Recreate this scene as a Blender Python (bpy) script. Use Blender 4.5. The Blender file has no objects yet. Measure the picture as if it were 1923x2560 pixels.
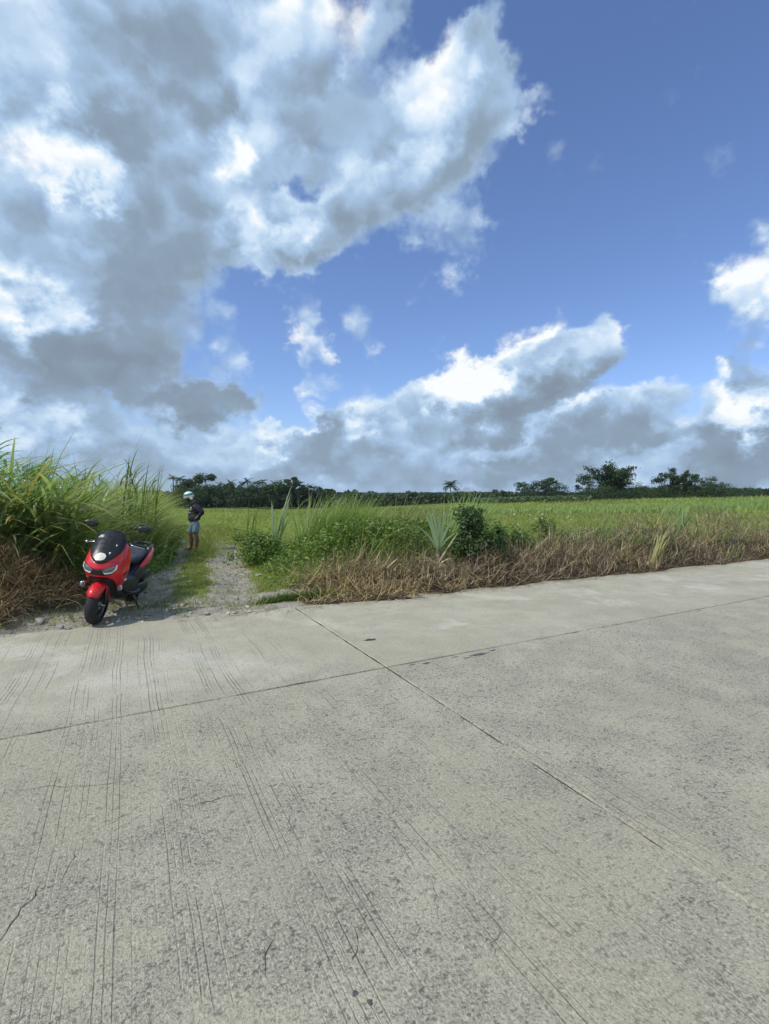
import bpy, bmesh, math, random
import numpy as np
from mathutils import Vector, Matrix

random.seed(7)
RNG = np.random.default_rng(7)
SC = bpy.context.scene
COL = SC.collection
R = math.radians

# ------------------------------------------------------------------ camera
F = 1211.0                       # focal length in photograph pixels (1923 x 2560)
CX, CY = 961.5, 1280.0
CAM_H = 1.5
PITCH = math.atan((1280.0 - 1245.0) / F)
cam_d = bpy.data.cameras.new('camera')
cam_d.sensor_fit = 'VERTICAL'
cam_d.sensor_height = 24.0
cam_d.lens = 24.0 * F / 2560.0
cam_d.clip_start = 0.05
cam_d.clip_end = 6000.0
cam = bpy.data.objects.new('camera', cam_d)
COL.objects.link(cam)
cam.location = (0, 0, CAM_H)
cam.rotation_euler = (R(90) - PITCH, 0, 0)
SC.camera = cam
CF = Vector((0, math.cos(PITCH), -math.sin(PITCH)))
CU = Vector((0, math.sin(PITCH), math.cos(PITCH)))

def ray(px, py):
    return Vector((1, 0, 0)) * ((px - CX) / F) + CU * (-(py - CY) / F) + CF

def G(px, py, z=0.0):            # photo pixel -> point on a level plane
    d = ray(px, py)
    k = (z - CAM_H) / d.z
    return Vector((d.x * k, d.y * k, z))

def AT(px, py, Y):               # photo pixel -> point at forward distance Y
    d = ray(px, py)
    k = Y / d.y
    return Vector((d.x * k, Y, CAM_H + d.z * k))

# ------------------------------------------------------------------ render settings
SC.view_settings.view_transform = 'Standard'
SC.view_settings.look = 'None'
SC.view_settings.gamma = 1.0
SC.view_settings.exposure = 0.0
SC.view_settings.use_curve_mapping = False
SC.render.film_transparent = False
SC.cycles.use_denoising = True
SC.cycles.max_bounces = 6
SC.cycles.diffuse_bounces = 3
SC.cycles.transmission_bounces = 4
SC.cycles.transparent_max_bounces = 6
SC.cycles.use_adaptive_sampling = True
SC.cycles.adaptive_threshold = 0.02

# ------------------------------------------------------------------ sun and sky
SUN_EL, SUN_AZ = R(51), R(-124)  # azimuth clockwise from +Y
SUN = Vector((math.sin(SUN_AZ) * math.cos(SUN_EL), math.cos(SUN_AZ) * math.cos(SUN_EL), math.sin(SUN_EL)))
sun_d = bpy.data.lights.new('sun', 'SUN')
sun_d.energy = 3.6
sun_d.angle = R(0.53)
sun_d.color = (1.0, 0.95, 0.86)
sun = bpy.data.objects.new('sun', sun_d)
COL.objects.link(sun)
sun.location = SUN * 50
sun.rotation_euler = (-SUN).to_track_quat('-Z', 'Y').to_euler()

class NT:
    """small helper to write node trees"""
    def __init__(self, tree):
        self.t = tree
    def n(self, kind, **kw):
        nd = self.t.nodes.new(kind)
        for k, v in kw.items():
            setattr(nd, k, v)
        return nd
    def put(self, sock, val):
        if hasattr(val, 'is_linked'):
            self.t.links.new(val, sock)
        else:
            if isinstance(val, (tuple, list)) and sock.type == 'RGBA' and len(val) == 3:
                val = tuple(val) + (1.0,)
            sock.default_value = val
    def m(self, op, a, b=None, c=None, clamp=False):
        nd = self.n('ShaderNodeMath', operation=op, use_clamp=clamp)
        self.put(nd.inputs[0], a)
        if b is not None: self.put(nd.inputs[1], b)
        if c is not None: self.put(nd.inputs[2], c)
        return nd.outputs[0]
    def v(self, op, a, b=None, s=None):
        nd = self.n('ShaderNodeVectorMath', operation=op)
        self.put(nd.inputs[0], a)
        if b is not None: self.put(nd.inputs[1], b)
        if s is not None: self.put(nd.inputs['Scale'], s)
        return nd.outputs[1] if op in ('DOT_PRODUCT', 'LENGTH', 'DISTANCE') else nd.outputs[0]
    def xyz(self, x, y, z):
        nd = self.n('ShaderNodeCombineXYZ')
        for i, q in enumerate((x, y, z)): self.put(nd.inputs[i], q)
        return nd.outputs[0]
    def sep(self, vec):
        nd = self.n('ShaderNodeSeparateXYZ'); self.put(nd.inputs[0], vec)
        return nd.outputs
    def noise(self, vec, scale=1.0, detail=4.0, rough=0.5, dim='3D', lac=2.0, dist=0.0, w=None):
        nd = self.n('ShaderNodeTexNoise', noise_dimensions=dim)
        if dim == '1D': self.put(nd.inputs['W'], vec)
        else: self.put(nd.inputs['Vector'], vec)
        nd.inputs['Scale'].default_value = scale
        nd.inputs['Detail'].default_value = detail
        nd.inputs['Roughness'].default_value = rough
        nd.inputs['Lacunarity'].default_value = lac
        nd.inputs['Distortion'].default_value = dist
        return nd
    def mr(self, x, a, b, c=0.0, d=1.0, smooth=True):
        nd = self.n('ShaderNodeMapRange', interpolation_type='SMOOTHSTEP' if smooth else 'LINEAR', clamp=True)
        self.put(nd.inputs[0], x)
        for i, q in zip((1, 2, 3, 4), (a, b, c, d)): self.put(nd.inputs[i], q)
        return nd.outputs[0]
    def mix(self, f, a, b, blend='MIX'):
        nd = self.n('ShaderNodeMix', data_type='RGBA', blend_type=blend)
        self.put(nd.inputs[0], f); self.put(nd.inputs[6], a); self.put(nd.inputs[7], b)
        return nd.outputs[2]
    def ramp(self, x, stops, interp='LINEAR'):
        nd = self.n('ShaderNodeValToRGB')
        nd.color_ramp.interpolation = interp
        el = nd.color_ramp.elements
        while len(el) < len(stops): el.new(0.5)
        for e, (p, c) in zip(el, stops):
            e.position = p; e.color = tuple(c) + (1.0,) if len(c) == 3 else c
        self.put(nd.inputs[0], x)
        return nd.outputs[0]

def azel(px, py):
    d = ray(px, py).normalized()
    return math.atan2(d.x, d.y), math.asin(d.z)

def build_world():
    w = bpy.data.worlds.new('World')
    SC.world = w
    w.use_nodes = True
    t = w.node_tree
    t.nodes.clear()
    k = NT(t)
    sky = k.n('ShaderNodeTexSky', sky_type='NISHITA')
    sky.sun_disc = False
    sky.sun_elevation = SUN_EL
    sky.sun_rotation = SUN_AZ
    sky.altitude = 0.0
    sky.air_density = 1.0
    sky.dust_density = 0.6
    sky.ozone_density = 1.5
    d = k.n('ShaderNodeTexCoord').outputs['Generated']
    s = k.sep(d)
    az = k.m('ARCTAN2', s[0], s[1])
    el = k.m('ARCSINE', s[2])
    P0 = k.xyz(az, el, 0.0)
    # noise space: features shrink towards the horizon as on a real cloud deck
    inv = k.m('DIVIDE', 1.0, k.m('ADD', k.m('ABSOLUTE', s[2]), 1.3))
    q = k.v('SCALE', d, s=k.m('MULTIPLY', inv, 1.9))
    w1 = k.v('SUBTRACT', k.noise(q, 3.6, 2, 0.5).outputs['Color'], (0.5, 0.5, 0.5))
    w2 = k.v('SUBTRACT', k.noise(q, 13.0, 4, 0.6).outputs['Color'], (0.5, 0.5, 0.5))
    P = k.v('ADD', P0, k.v('ADD', k.v('SCALE', w1, s=0.20), k.v('SCALE', w2, s=0.13)))
    wsmall = k.v('ADD', P0, k.v('ADD', k.v('SCALE', w1, s=0.24), k.v('SCALE', w2, s=0.15)))

    def blobs(vec, lst):
        tot = None
        for (px, py, rx, ry, rot, amp) in lst:
            a0, e0 = azel(px, py)
            ra = abs(azel(px + rx, py)[0] - azel(px - rx, py)[0]) / 2
            re = abs(azel(px, py - ry)[1] - azel(px, py + ry)[1]) / 2
            mp = k.n('ShaderNodeMapping', vector_type='TEXTURE')
            k.put(mp.inputs[0], vec)
            mp.inputs['Location'].default_value = (a0, e0, 0)
            mp.inputs['Rotation'].default_value = (0, 0, R(rot))
            mp.inputs['Scale'].default_value = (ra, re, 1)
            L = k.v('LENGTH', mp.outputs[0])
            b = k.mr(L, 0.25, 1.15, amp, 0.0)
            tot = b if tot is None else k.m('ADD', tot, b)
        return tot
    # cloud bodies: photo px centre, radii, tilt, amount
    cover = blobs(P, [
        (250, 120, 620, 380, 0, 1.5), (520, 420, 430, 330, 0, 1.1), (150, 640, 500, 330, 0, 1.3),
        (180, 900, 500, 180, 6, 1.2), (760, 150, 320, 280, 0, .9), (980, 440, 380, 200, 28, 1.0),
        (1110, 320, 260, 190, 35, .75), (1190, 200, 200, 80, 48, .75), (1300, 290, 130, 70, 20, .55),
        (730, 590, 290, 130, 30, 1.0), (1150, 540, 120, 190, -20, .65), (960, 70, 120, 150, 60, .6),
        (520, 1000, 170, 70, 10, 1.0), (775, 860, 80, 100, 0, .75), (925, 815, 90, 70, 25, .45), (800, 975, 110, 50, 8, .5),
        (1340, 900, 330, 150, 22, 1.25), (1440, 850, 200, 100, 8, .8), (1120, 1030, 280, 130, 28, 1.0),
        (1500, 1060, 400, 120, 8, 1.0), (1300, 1170, 900, 110, 0, 1.1), (500, 1130, 700, 100, 0, 1.1), (900, 1110, 330, 120, 12, .8),
        (1925, 730, 210, 200, 25, 1.15), (1900, 1040, 210, 170, 10, 1.2), (1760, 1150, 420, 130, 0, 1.0), (1690, 800, 110, 60, 10, .25), (1640, 740, 140, 120, 0, -.6),
        (1870, 340, 120, 120, 0, .34), (1640, 8, 140, 80, 0, .34), (1430, 575, 110, 50, 40, .18), (1790, 190, 60, 380, -12, .16), (780, 755, 60, 50, 30, .4),
        (570, 840, 60, 110, 0, .5), (80, 1080, 340, 100, 0, 1.0), (960, 1225, 1500, 60, 0, .7), (830, 450, 120, 80, 10, -.9)])
    # beyond the frame the same broken cloud goes on
    out = k.m('MAXIMUM', k.mr(k.m('ABSOLUTE', az), 0.74, 1.15), k.mr(el, 0.86, 1.15))
    far = k.noise(q, 1.15, 2, 0.5).outputs['Fac']
    cover = k.m('ADD', cover, k.m('MULTIPLY', out, k.mr(far, 0.36, 0.56, 0.0, 0.95)))
    f1 = k.noise(q, 5.5, 6, 0.60).outputs['Fac']
    sq = SUN.normalized()
    # rounded billows: the sunward side of each is brighter
    def puff(vec, sc, det):
        nd = k.n('ShaderNodeTexVoronoi', feature='F1')
        k.put(nd.inputs['Vector'], vec)
        nd.inputs['Scale'].default_value = sc
        nd.inputs['Detail'].default_value = det
        nd.inputs['Roughness'].default_value = 0.55
        return nd.outputs['Distance']
    qp = k.v('ADD', q, k.v('ADD', k.v('SCALE', w2, s=0.10), k.v('SCALE', w1, s=0.10)))
    p1 = puff(qp, 9.0, 1.0)
    p2 = puff(k.v('ADD', qp, (sq.x * 0.030, sq.y * 0.02, sq.z * 0.055)), 9.0, 1.0)
    f2 = k.noise(k.v('ADD', q, (sq.x * 0.05, sq.y * 0.05, sq.z * 0.10)), 5.5, 3, 0.5).outputs['Fac']
    dens = k.m('ADD', cover, k.m('MULTIPLY', k.m('SUBTRACT', f1, 0.5), 1.45))
    dens = k.m('ADD', dens, k.m('MULTIPLY', k.m('SUBTRACT', 0.56, p1), 0.60))
    alpha = k.mr(dens, 0.10, 0.85)
    # how much sunlight each part of the cloud passes on
    lit = blobs(wsmall, [
        (170, 10, 230, 110, -20, .6), (160, 415, 140, 70, -8, .6), (-5, 760, 80, 170, 0, .7), (100, 740, 80, 110, 40, .4),
        (840, 90, 110, 150, 60, .5), (700, 60, 110, 130, 60, .3), (1090, 280, 210, 140, 45, .5), (590, 370, 80, 90, 0, .55), (720, 560, 220, 100, 32, .5),
        (1210, 860, 230, 95, 32, .85), (1120, 940, 110, 70, 30, .4), (1910, 720, 150, 180, 20, .75), (1850, 1000, 100, 90, 30, .75),
        (775, 840, 80, 80, 0, .4), (770, 1050, 80, 40, 0, .35), (660, 1095, 90, 36, 10, .35), (940, 1080, 90, 60, 40, .4), (1230, 1110, 110, 46, 20, .32), (1620, 1150, 140, 50, 18, .35),
        (1500, 985, 150, 34, 20, .35), (60, 1080, 220, 70, 0, .3), (280, 180, 600, 480, 0, .12)])
    shade = blobs(wsmall, [
        (430, 90, 170, 160, 0, .26), (380, 650, 330, 310, 0, .42), (150, 920, 480, 170, 4, .50), (520, 1000, 170, 70, 10, .5),
        (440, 300, 110, 260, 0, .18), (800, 330, 190, 130, 20, .22), (1020, 480, 290, 120, 25, .20), (1370, 970, 310, 70, 18, .55), (1500, 1110, 400, 90, 5, .30),
        (1880, 1120, 280, 110, 0, .38), (1910, 900, 80, 140, 0, .45), (780, 1110, 100, 60, 0, .26), (900, 1190, 1300, 80, 0, .20), (300, 1130, 340, 55, 0, .15)])
    rim = k.mr(dens, 0.35, 1.3, 0.14, -0.04)
    b = k.m('ADD', 0.56, k.m('SUBTRACT', k.m('MULTIPLY', lit, .72), k.m('MULTIPLY', shade, .80)))
    b = k.m('ADD', b, rim)
    relief = k.m('ADD', k.m('MULTIPLY', k.m('SUBTRACT', f1, f2), 0.50), k.m('MULTIPLY', k.m('SUBTRACT', p2, p1), 0.52))
    relief = k.m('ADD', relief, k.m('MULTIPLY', k.m('SUBTRACT', f1, 0.5), 0.20))
    soft = k.m('MULTIPLY', k.mr(el, 0.02, 0.28, 0.50, 1.0), k.mr(k.m('SUBTRACT', lit, shade), -0.35, 0.25, 0.62, 1.1))
    b = k.m('ADD', b, k.m('MULTIPLY', relief, soft))
    ccol = k.ramp(b, [(0.0, (.225, .285, .365)), (0.28, (.265, .355, .46)), (0.55, (.38, .535, .745)), (0.78, (.60, .75, .91)), (1.0, (.93, .96, .98))])
    ccol = k.v('SCALE', ccol, s=8.0)
    # thin moisture that pales the lowest air
    skyc = k.mix(1.0, sky.outputs[0], (0.96, 1.06, 1.32), 'MULTIPLY')
    haze = k.mr(el, 0.0, 0.17, 1.0, 0.0)
    skyc = k.mix(haze, skyc, (2.35, 3.0, 3.9))
    col = k.mix(alpha, skyc, ccol)
    bg = k.n('ShaderNodeBackground')
    k.put(bg.inputs[0], col)
    bg.inputs[1].default_value = 0.13
    o = k.n('ShaderNodeOutputWorld')
    t.links.new(bg.outputs[0], o.inputs[0])
    w.cycles.sampling_method = 'MANUAL'
    w.cycles.sample_map_resolution = 512
build_world()

# ------------------------------------------------------------------ general helpers
def tag(o, label=None, cat=None, group=None, kind=None):
    if label: o['label'] = label
    if cat: o['category'] = cat
    if group: o['group'] = group
    if kind: o['kind'] = kind
    return o

def link(name, me, mat=None, parent=None, loc=None):
    o = bpy.data.objects.new(name, me)
    COL.objects.link(o)
    if mat is not None and me is not None and len(me.materials) == 0:
        me.materials.append(mat)
    if parent is not None: o.parent = parent
    if loc is not None: o.location = loc
    return o

def empty(name, loc=(0, 0, 0), rz=0.0):
    o = bpy.data.objects.new(name, None)
    COL.objects.link(o)
    o.empty_display_size = 0.1
    o.location = loc
    o.rotation_euler = (0, 0, rz)
    return o

def arrays_mesh(name, V, T, C=None, smooth=False):
    V = np.ascontiguousarray(V, dtype=np.float32); T = np.ascontiguousarray(T, dtype=np.int32)
    me = bpy.data.meshes.new(name)
    me.vertices.add(len(V)); me.vertices.foreach_set('co', V.ravel())
    me.loops.add(T.size); me.loops.foreach_set('vertex_index', T.ravel())
    me.polygons.add(len(T))
    me.polygons.foreach_set('loop_start', np.arange(0, T.size, T.shape[1], dtype=np.int32))
    me.polygons.foreach_set('use_smooth', np.full(len(T), smooth, dtype=bool))
    me.update(calc_edges=True)
    if C is not None:
        ca = me.color_attributes.new('Col', 'FLOAT_COLOR', 'POINT')
        C4 = np.ones((len(V), 4), np.float32); C4[:, :3] = C
        ca.data.foreach_set('color', C4.ravel())
    return me

def pymesh(name, V, Fs, smooth=False):
    me = bpy.data.meshes.new(name)
    me.from_pydata([tuple(v) for v in V], [], Fs)
    if smooth:
        me.polygons.foreach_set('use_smooth', np.ones(len(me.polygons), dtype=bool))
    me.update()
    return me

_perm = np.random.default_rng(3).random((256, 256))
def vnoise(x, y, scale=1.0, seed=0):
    x = np.asarray(x, float) * scale + seed * 17.3; y = np.asarray(y, float) * scale + seed * 9.1
    xi = np.floor(x).astype(int); yi = np.floor(y).astype(int)
    fx = x - xi; fy = y - yi
    fx = fx * fx * (3 - 2 * fx); fy = fy * fy * (3 - 2 * fy)
    g = lambda a, b: _perm[a & 255, b & 255]
    return (g(xi, yi) * (1 - fx) + g(xi + 1, yi) * fx) * (1 - fy) + (g(xi, yi + 1) * (1 - fx) + g(xi + 1, yi + 1) * fx) * fy
def fbm(x, y, scale=1.0, seed=0, oct=3):
    a, s, tot, w = 0, scale, 0, 1
    for i in range(oct):
        a = a + w * vnoise(x, y, s, seed + i); tot += w; w *= .5; s *= 2.1
    return a / tot
def ss(a, b, x):
    t = np.clip((np.asarray(x, float) - a) / (b - a), 0, 1)
    return t * t * (3 - 2 * t)

# ------------------------------------------------------------------ materials
def new_mat(name):
    m = bpy.data.materials.new(name)
    m.use_nodes = True
    t = m.node_tree
    t.nodes.clear()
    k = NT(t)
    out = k.n('ShaderNodeOutputMaterial')
    b = k.n('ShaderNodeBsdfPrincipled')
    t.links.new(b.outputs[0], out.inputs[0])
    return m, k, b, out

def simple(name, col, rough=0.5, metal=0.0, spec=0.5, var=0.12, scale=18.0, bump=0.0, coat=0.0, bscale=60.0):
    m, k, b, out = new_mat(name)
    p = k.n('ShaderNodeTexCoord').outputs['Object']
    f = k.noise(p, scale, 4, 0.6).outputs['Fac']
    c = k.mix(k.mr(f, 0.3, 0.7), tuple(x * (1 - var) for x in col), tuple(min(1, x * (1 + var)) for x in col))
    k.put(b.inputs['Base Color'], c)
    k.put(b.inputs['Roughness'], k.mr(f, 0.25, 0.75, max(0.02, rough - 0.07), min(1, rough + 0.1)))
    b.inputs['Metallic'].default_value = metal
    b.inputs['Specular IOR Level'].default_value = spec
    if coat: b.inputs['Coat Weight'].default_value = coat; b.inputs['Coat Roughness'].default_value = 0.06
    if bump:
        bp = k.n('ShaderNodeBump'); bp.inputs['Strength'].default_value = bump; bp.inputs['Distance'].default_value = 0.01
        k.put(bp.inputs['Height'], k.noise(p, bscale, 3).outputs['Fac'])
        k.put(b.inputs['Normal'], bp.outputs[0])
    return m

def leafmat(name, trans=0.3, rough=0.5, spec=0.35, tint=(1, 1, 1)):
    m, k, b, out = new_mat(name)
    a = k.n('ShaderNodeVertexColor', layer_name='Col').outputs[0]
    pos = k.n('ShaderNodeNewGeometry').outputs['Position']
    f = k.noise(pos, 3.0, 3).outputs['Fac']
    c = k.mix(1.0, a, k.ramp(f, [(0.3, (.80, .84, .80)), (0.7, (1.15, 1.12, 1.1))]), 'MULTIPLY')
    c = k.mix(1.0, c, tint, 'MULTIPLY')
    k.put(b.inputs['Base Color'], c)
    b.inputs['Roughness'].default_value = rough
    b.inputs['Specular IOR Level'].default_value = spec
    if trans:
        tr = k.n('ShaderNodeBsdfTranslucent')
        k.put(tr.inputs[0], k.mix(1.0, c, (1.05, 1.15, 0.62), 'MULTIPLY'))
        mx = k.n('ShaderNodeMixShader'); mx.inputs[0].default_value = trans
        k.t.links.new(b.outputs[0], mx.inputs[1]); k.t.links.new(tr.outputs[0], mx.inputs[2])
        k.t.links.new(mx.outputs[0], out.inputs[0])
    return m

M_CANE = leafmat('cane_leaf', .42, .38, .6)
M_GRASS = leafmat('grass_blade', .42, .5, .35)
M_WEED = leafmat('weed_leaf', .32, .45, .4)
M_DEAD = leafmat('dead_grass', .12, .85, .1)
M_TREE = leafmat('tree_leaf', .18, .6, .25)
M_BARK = simple('bark', (.10, .085, .07), .9, spec=.1, var=.3, scale=9, bump=.6)

# ------------------------------------------------------------------ road frame and terrain
RO = G(967, 1668)
_a, _b = G(0, 1848), G(1923, 1490)
RD = (_b - _a).normalized()                      # along the road
RN = Vector((-RD.y, RD.x, 0))                    # away from the camera, off the road
def rt(x, y):
    dx = np.asarray(x, float) - RO.x; dy = np.asarray(y, float) - RO.y
    return dx * RD.x + dy * RD.y, dx * RN.x + dy * RN.y
def from_rt(r, t, z=0.0):
    return Vector((RO.x + RD.x * r + RN.x * t, RO.y + RD.y * r + RN.y * t, z))
_E = [rt(*G(*p).xy) for p in ((0, 1592), (742, 1522), (1923, 1399))]
def tedge(r):
    return np.interp(r, [-40, float(_E[0][0]), float(_E[1][0]), float(_E[2][0]), 60], [2.95, float(_E[0][1]), float(_E[1][1]), float(_E[2][1]), 2.2])
LANE_FAR, LANE_NEAR = 3.05, -3.25

def pathx(y):
    return np.interp(y, [0, 6.26, 8.9, 11, 14.5, 17.3, 24, 60], [-1.9, -2.45, -3.38, -4.1, -5.3, -6.5, -9.6, -26])
def pdist(x, y):                                 # signed distance from the track's middle (left negative)
    return (np.asarray(x, float) - pathx(y)) * 0.935

def ruts(d):                                     # bare wheel tracks: narrow left one, broad stony right one
    return np.maximum(np.exp(-((d + .66) / .27) ** 2), np.exp(-(np.abs(d - .52) / .40) ** 3))

def masks(x, y):
    x = np.asarray(x, float); y = np.asarray(y, float)
    r, t = rt(x, y)
    e = t - tedge(r) - (fbm(x, y, 1.9, 4) - .5) * .36 - (vnoise(x, y, 7, 8) - .5) * .07
    pd = pdist(x, y)
    return r, t, e, pd

def terr(x, y):
    x = np.asarray(x, float); y = np.asarray(y, float)
    r, t, e, pd = masks(x, y)
    z = -0.06 + 0.085 * ss(-.10, .14, e) + (fbm(x, y, 2.5, 2) - .5) * .05 * ss(0, .4, e)
    right = ss(1.2, 2.4, pd)
    z = z + right * (.13 + .15 * ss(4, 9, r)) * ss(.08, .85, e) * (1 - .3 * ss(1.8, 3.6, e))
    left = ss(1.1, 2.4, -pd) * ss(.7, 1.8, e)
    z = z + left * .28
    m = np.exp(-((x + 5.25) / 1.0) ** 2 - ((y - 6.05) / .62) ** 2) * .26 * ss(0.1, .5, e)
    z = z + m
    # ruts pressed into the track
    rr = np.exp(-((np.abs(pd) - .62) / .22) ** 2) * ss(.3, 1.0, e)
    z = z - rr * .045
    z = z + (fbm(x, y, 5.0, 12) - .5) * .035 * ss(.05, .4, e) * (np.abs(pd) < 2.2)
    # the field climbs gently to the right, the far land rolls a little
    z = z + 1.25 * ss(6, 62, x) * ss(12, 52, y) + (fbm(x, y, .05, 6) - .5) * .5 * ss(25, 70, y)
    # and falls away towards the palms on the left
    z = z - 1.15 * ss(35, 100, y) * (1 - ss(-12, 18, x))
    z = np.where(t < LANE_NEAR + .05, -.03 - .06 * ss(-.3, 0, t - LANE_NEAR), z)
    z = np.where((t >= LANE_NEAR + .05) & (e < -.2), -.06, z)
    return z
def tz(x, y): return float(terr(np.array([x]), np.array([y]))[0])

def graded(lo, hi, fine_lo, fine_hi, step, grow=1.16):
    mid = np.arange(fine_lo, fine_hi, step)
    a = [mid[-1]]; s = step
    while a[-1] < hi: s = min(s * grow, 120); a.append(a[-1] + s)
    b = [mid[0]]; s = step
    while b[-1] > lo: s = min(s * grow, 120); b.append(b[-1] - s)
    return np.array(b[:0:-1] + list(mid) + a[1:])

def build_ground():
    xs = graded(-1500, 1500, -7.5, 9.5, .065); ys = graded(-300, 2600, 4.6, 13.5, .065)
    X, Y = np.meshgrid(xs, ys)
    x = X.ravel(); y = Y.ravel()
    z = terr(x, y)
    V = np.stack([x, y, z], 1)
    nx, ny = len(xs), len(ys)
    i = (np.arange(ny - 1)[:, None] * nx + np.arange(nx - 1)[None, :]).ravel()
    Q = np.stack([i, i + 1, i + nx + 1, i + nx], 1)
    r, t, e, pd = masks(x, y)
    nz = fbm(x, y, 1.3, 21); n2 = fbm(x, y, 4, 33)
    apron = (1 - ss(.9, 1.9, e + (nz - .5) * 1.2)) * ss(-3.3, -2.5, pd) * (1 - ss(1.3, 2.1, pd))
    rut = ruts(pd + (nz - .5) * .4) * (1 - .7 * ss(12, 19, y))
    dirt = np.clip(np.maximum(apron * .95, rut * 1.15) + (n2 - .5) * .5, 0, 1) * (np.abs(pd) < 3.3) * (y < 24)
    dirt = np.maximum(dirt, (e < .1) * 1.0)
    dead = ss(.9, 1.7, pd + (nz - .5)) * (1 - ss(1.2, 2.4, e)) * (e > -.1)
    dead = np.maximum(dead, ss(1.9, 2.6, -pd) * (1 - ss(1.4, 2.2, e)) * (e > -.1))
    dead = np.clip(dead, 0, 1)
    C = np.stack([dirt * (1 - .6 * dead), np.clip(1 - dirt - dead, 0, 1), dead], 1)
    me = arrays_mesh('ground', V, Q, C, smooth=True)
    m, k, b, out = new_mat('soil_and_turf')
    a = k.n('ShaderNodeVertexColor', layer_name='Col').outputs[0]
    sp = k.n('ShaderNodeSeparateColor'); k.put(sp.inputs[0], a)
    p = k.n('ShaderNodeNewGeometry').outputs['Position']
    n1 = k.noise(p, 5, 6, .65).outputs['Fac']; n3 = k.noise(p, 34, 5, .7).outputs['Fac']; n4 = k.noise(p, .35, 4, .6).outputs['Fac']
    big = k.noise(p, .06, 4, .6).outputs['Fac']
    dirtc = k.mix(k.mr(n1, .3, .7), (.26, .238, .192), (.42, .385, .315))
    dirtc = k.mix(k.mr(n3, .5, .72, 0, .55), dirtc, (.12, .115, .10))
    green = k.mix(k.mr(n1, .3, .7), (.11, .155, .025), (.17, .225, .045))
    green = k.mix(k.mr(n4, .35, .7, 0, .8), green, (.17, .195, .055))
    green = k.mix(k.mr(big, .42, .66, 0, .6), green, (.10, .165, .03))
    deadc = k.mix(k.mr(n1, .3, .7), (.040, .030, .020), (.10, .074, .048))
    c = k.mix(k.mr(sp.outputs[0], .3, .6), green, dirtc)
    c = k.mix(k.mr(sp.outputs[2], .3, .7), c, deadc)
    k.put(b.inputs['Base Color'], c)
    b.inputs['Roughness'].default_value = .95
    b.inputs['Specular IOR Level'].default_value = .1
    bp = k.n('ShaderNodeBump'); bp.inputs['Strength'].default_value = .9; bp.inputs['Distance'].default_value = .03
    k.put(bp.inputs['Height'], k.m('ADD', n3, k.m('MULTIPLY', n1, 2.0)))
    k.put(b.inputs['Normal'], bp.outputs[0])
    tag(link('ground', me, m), 'bare sandy soil and turf reaching out to the horizon', kind='structure')
build_ground()

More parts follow.
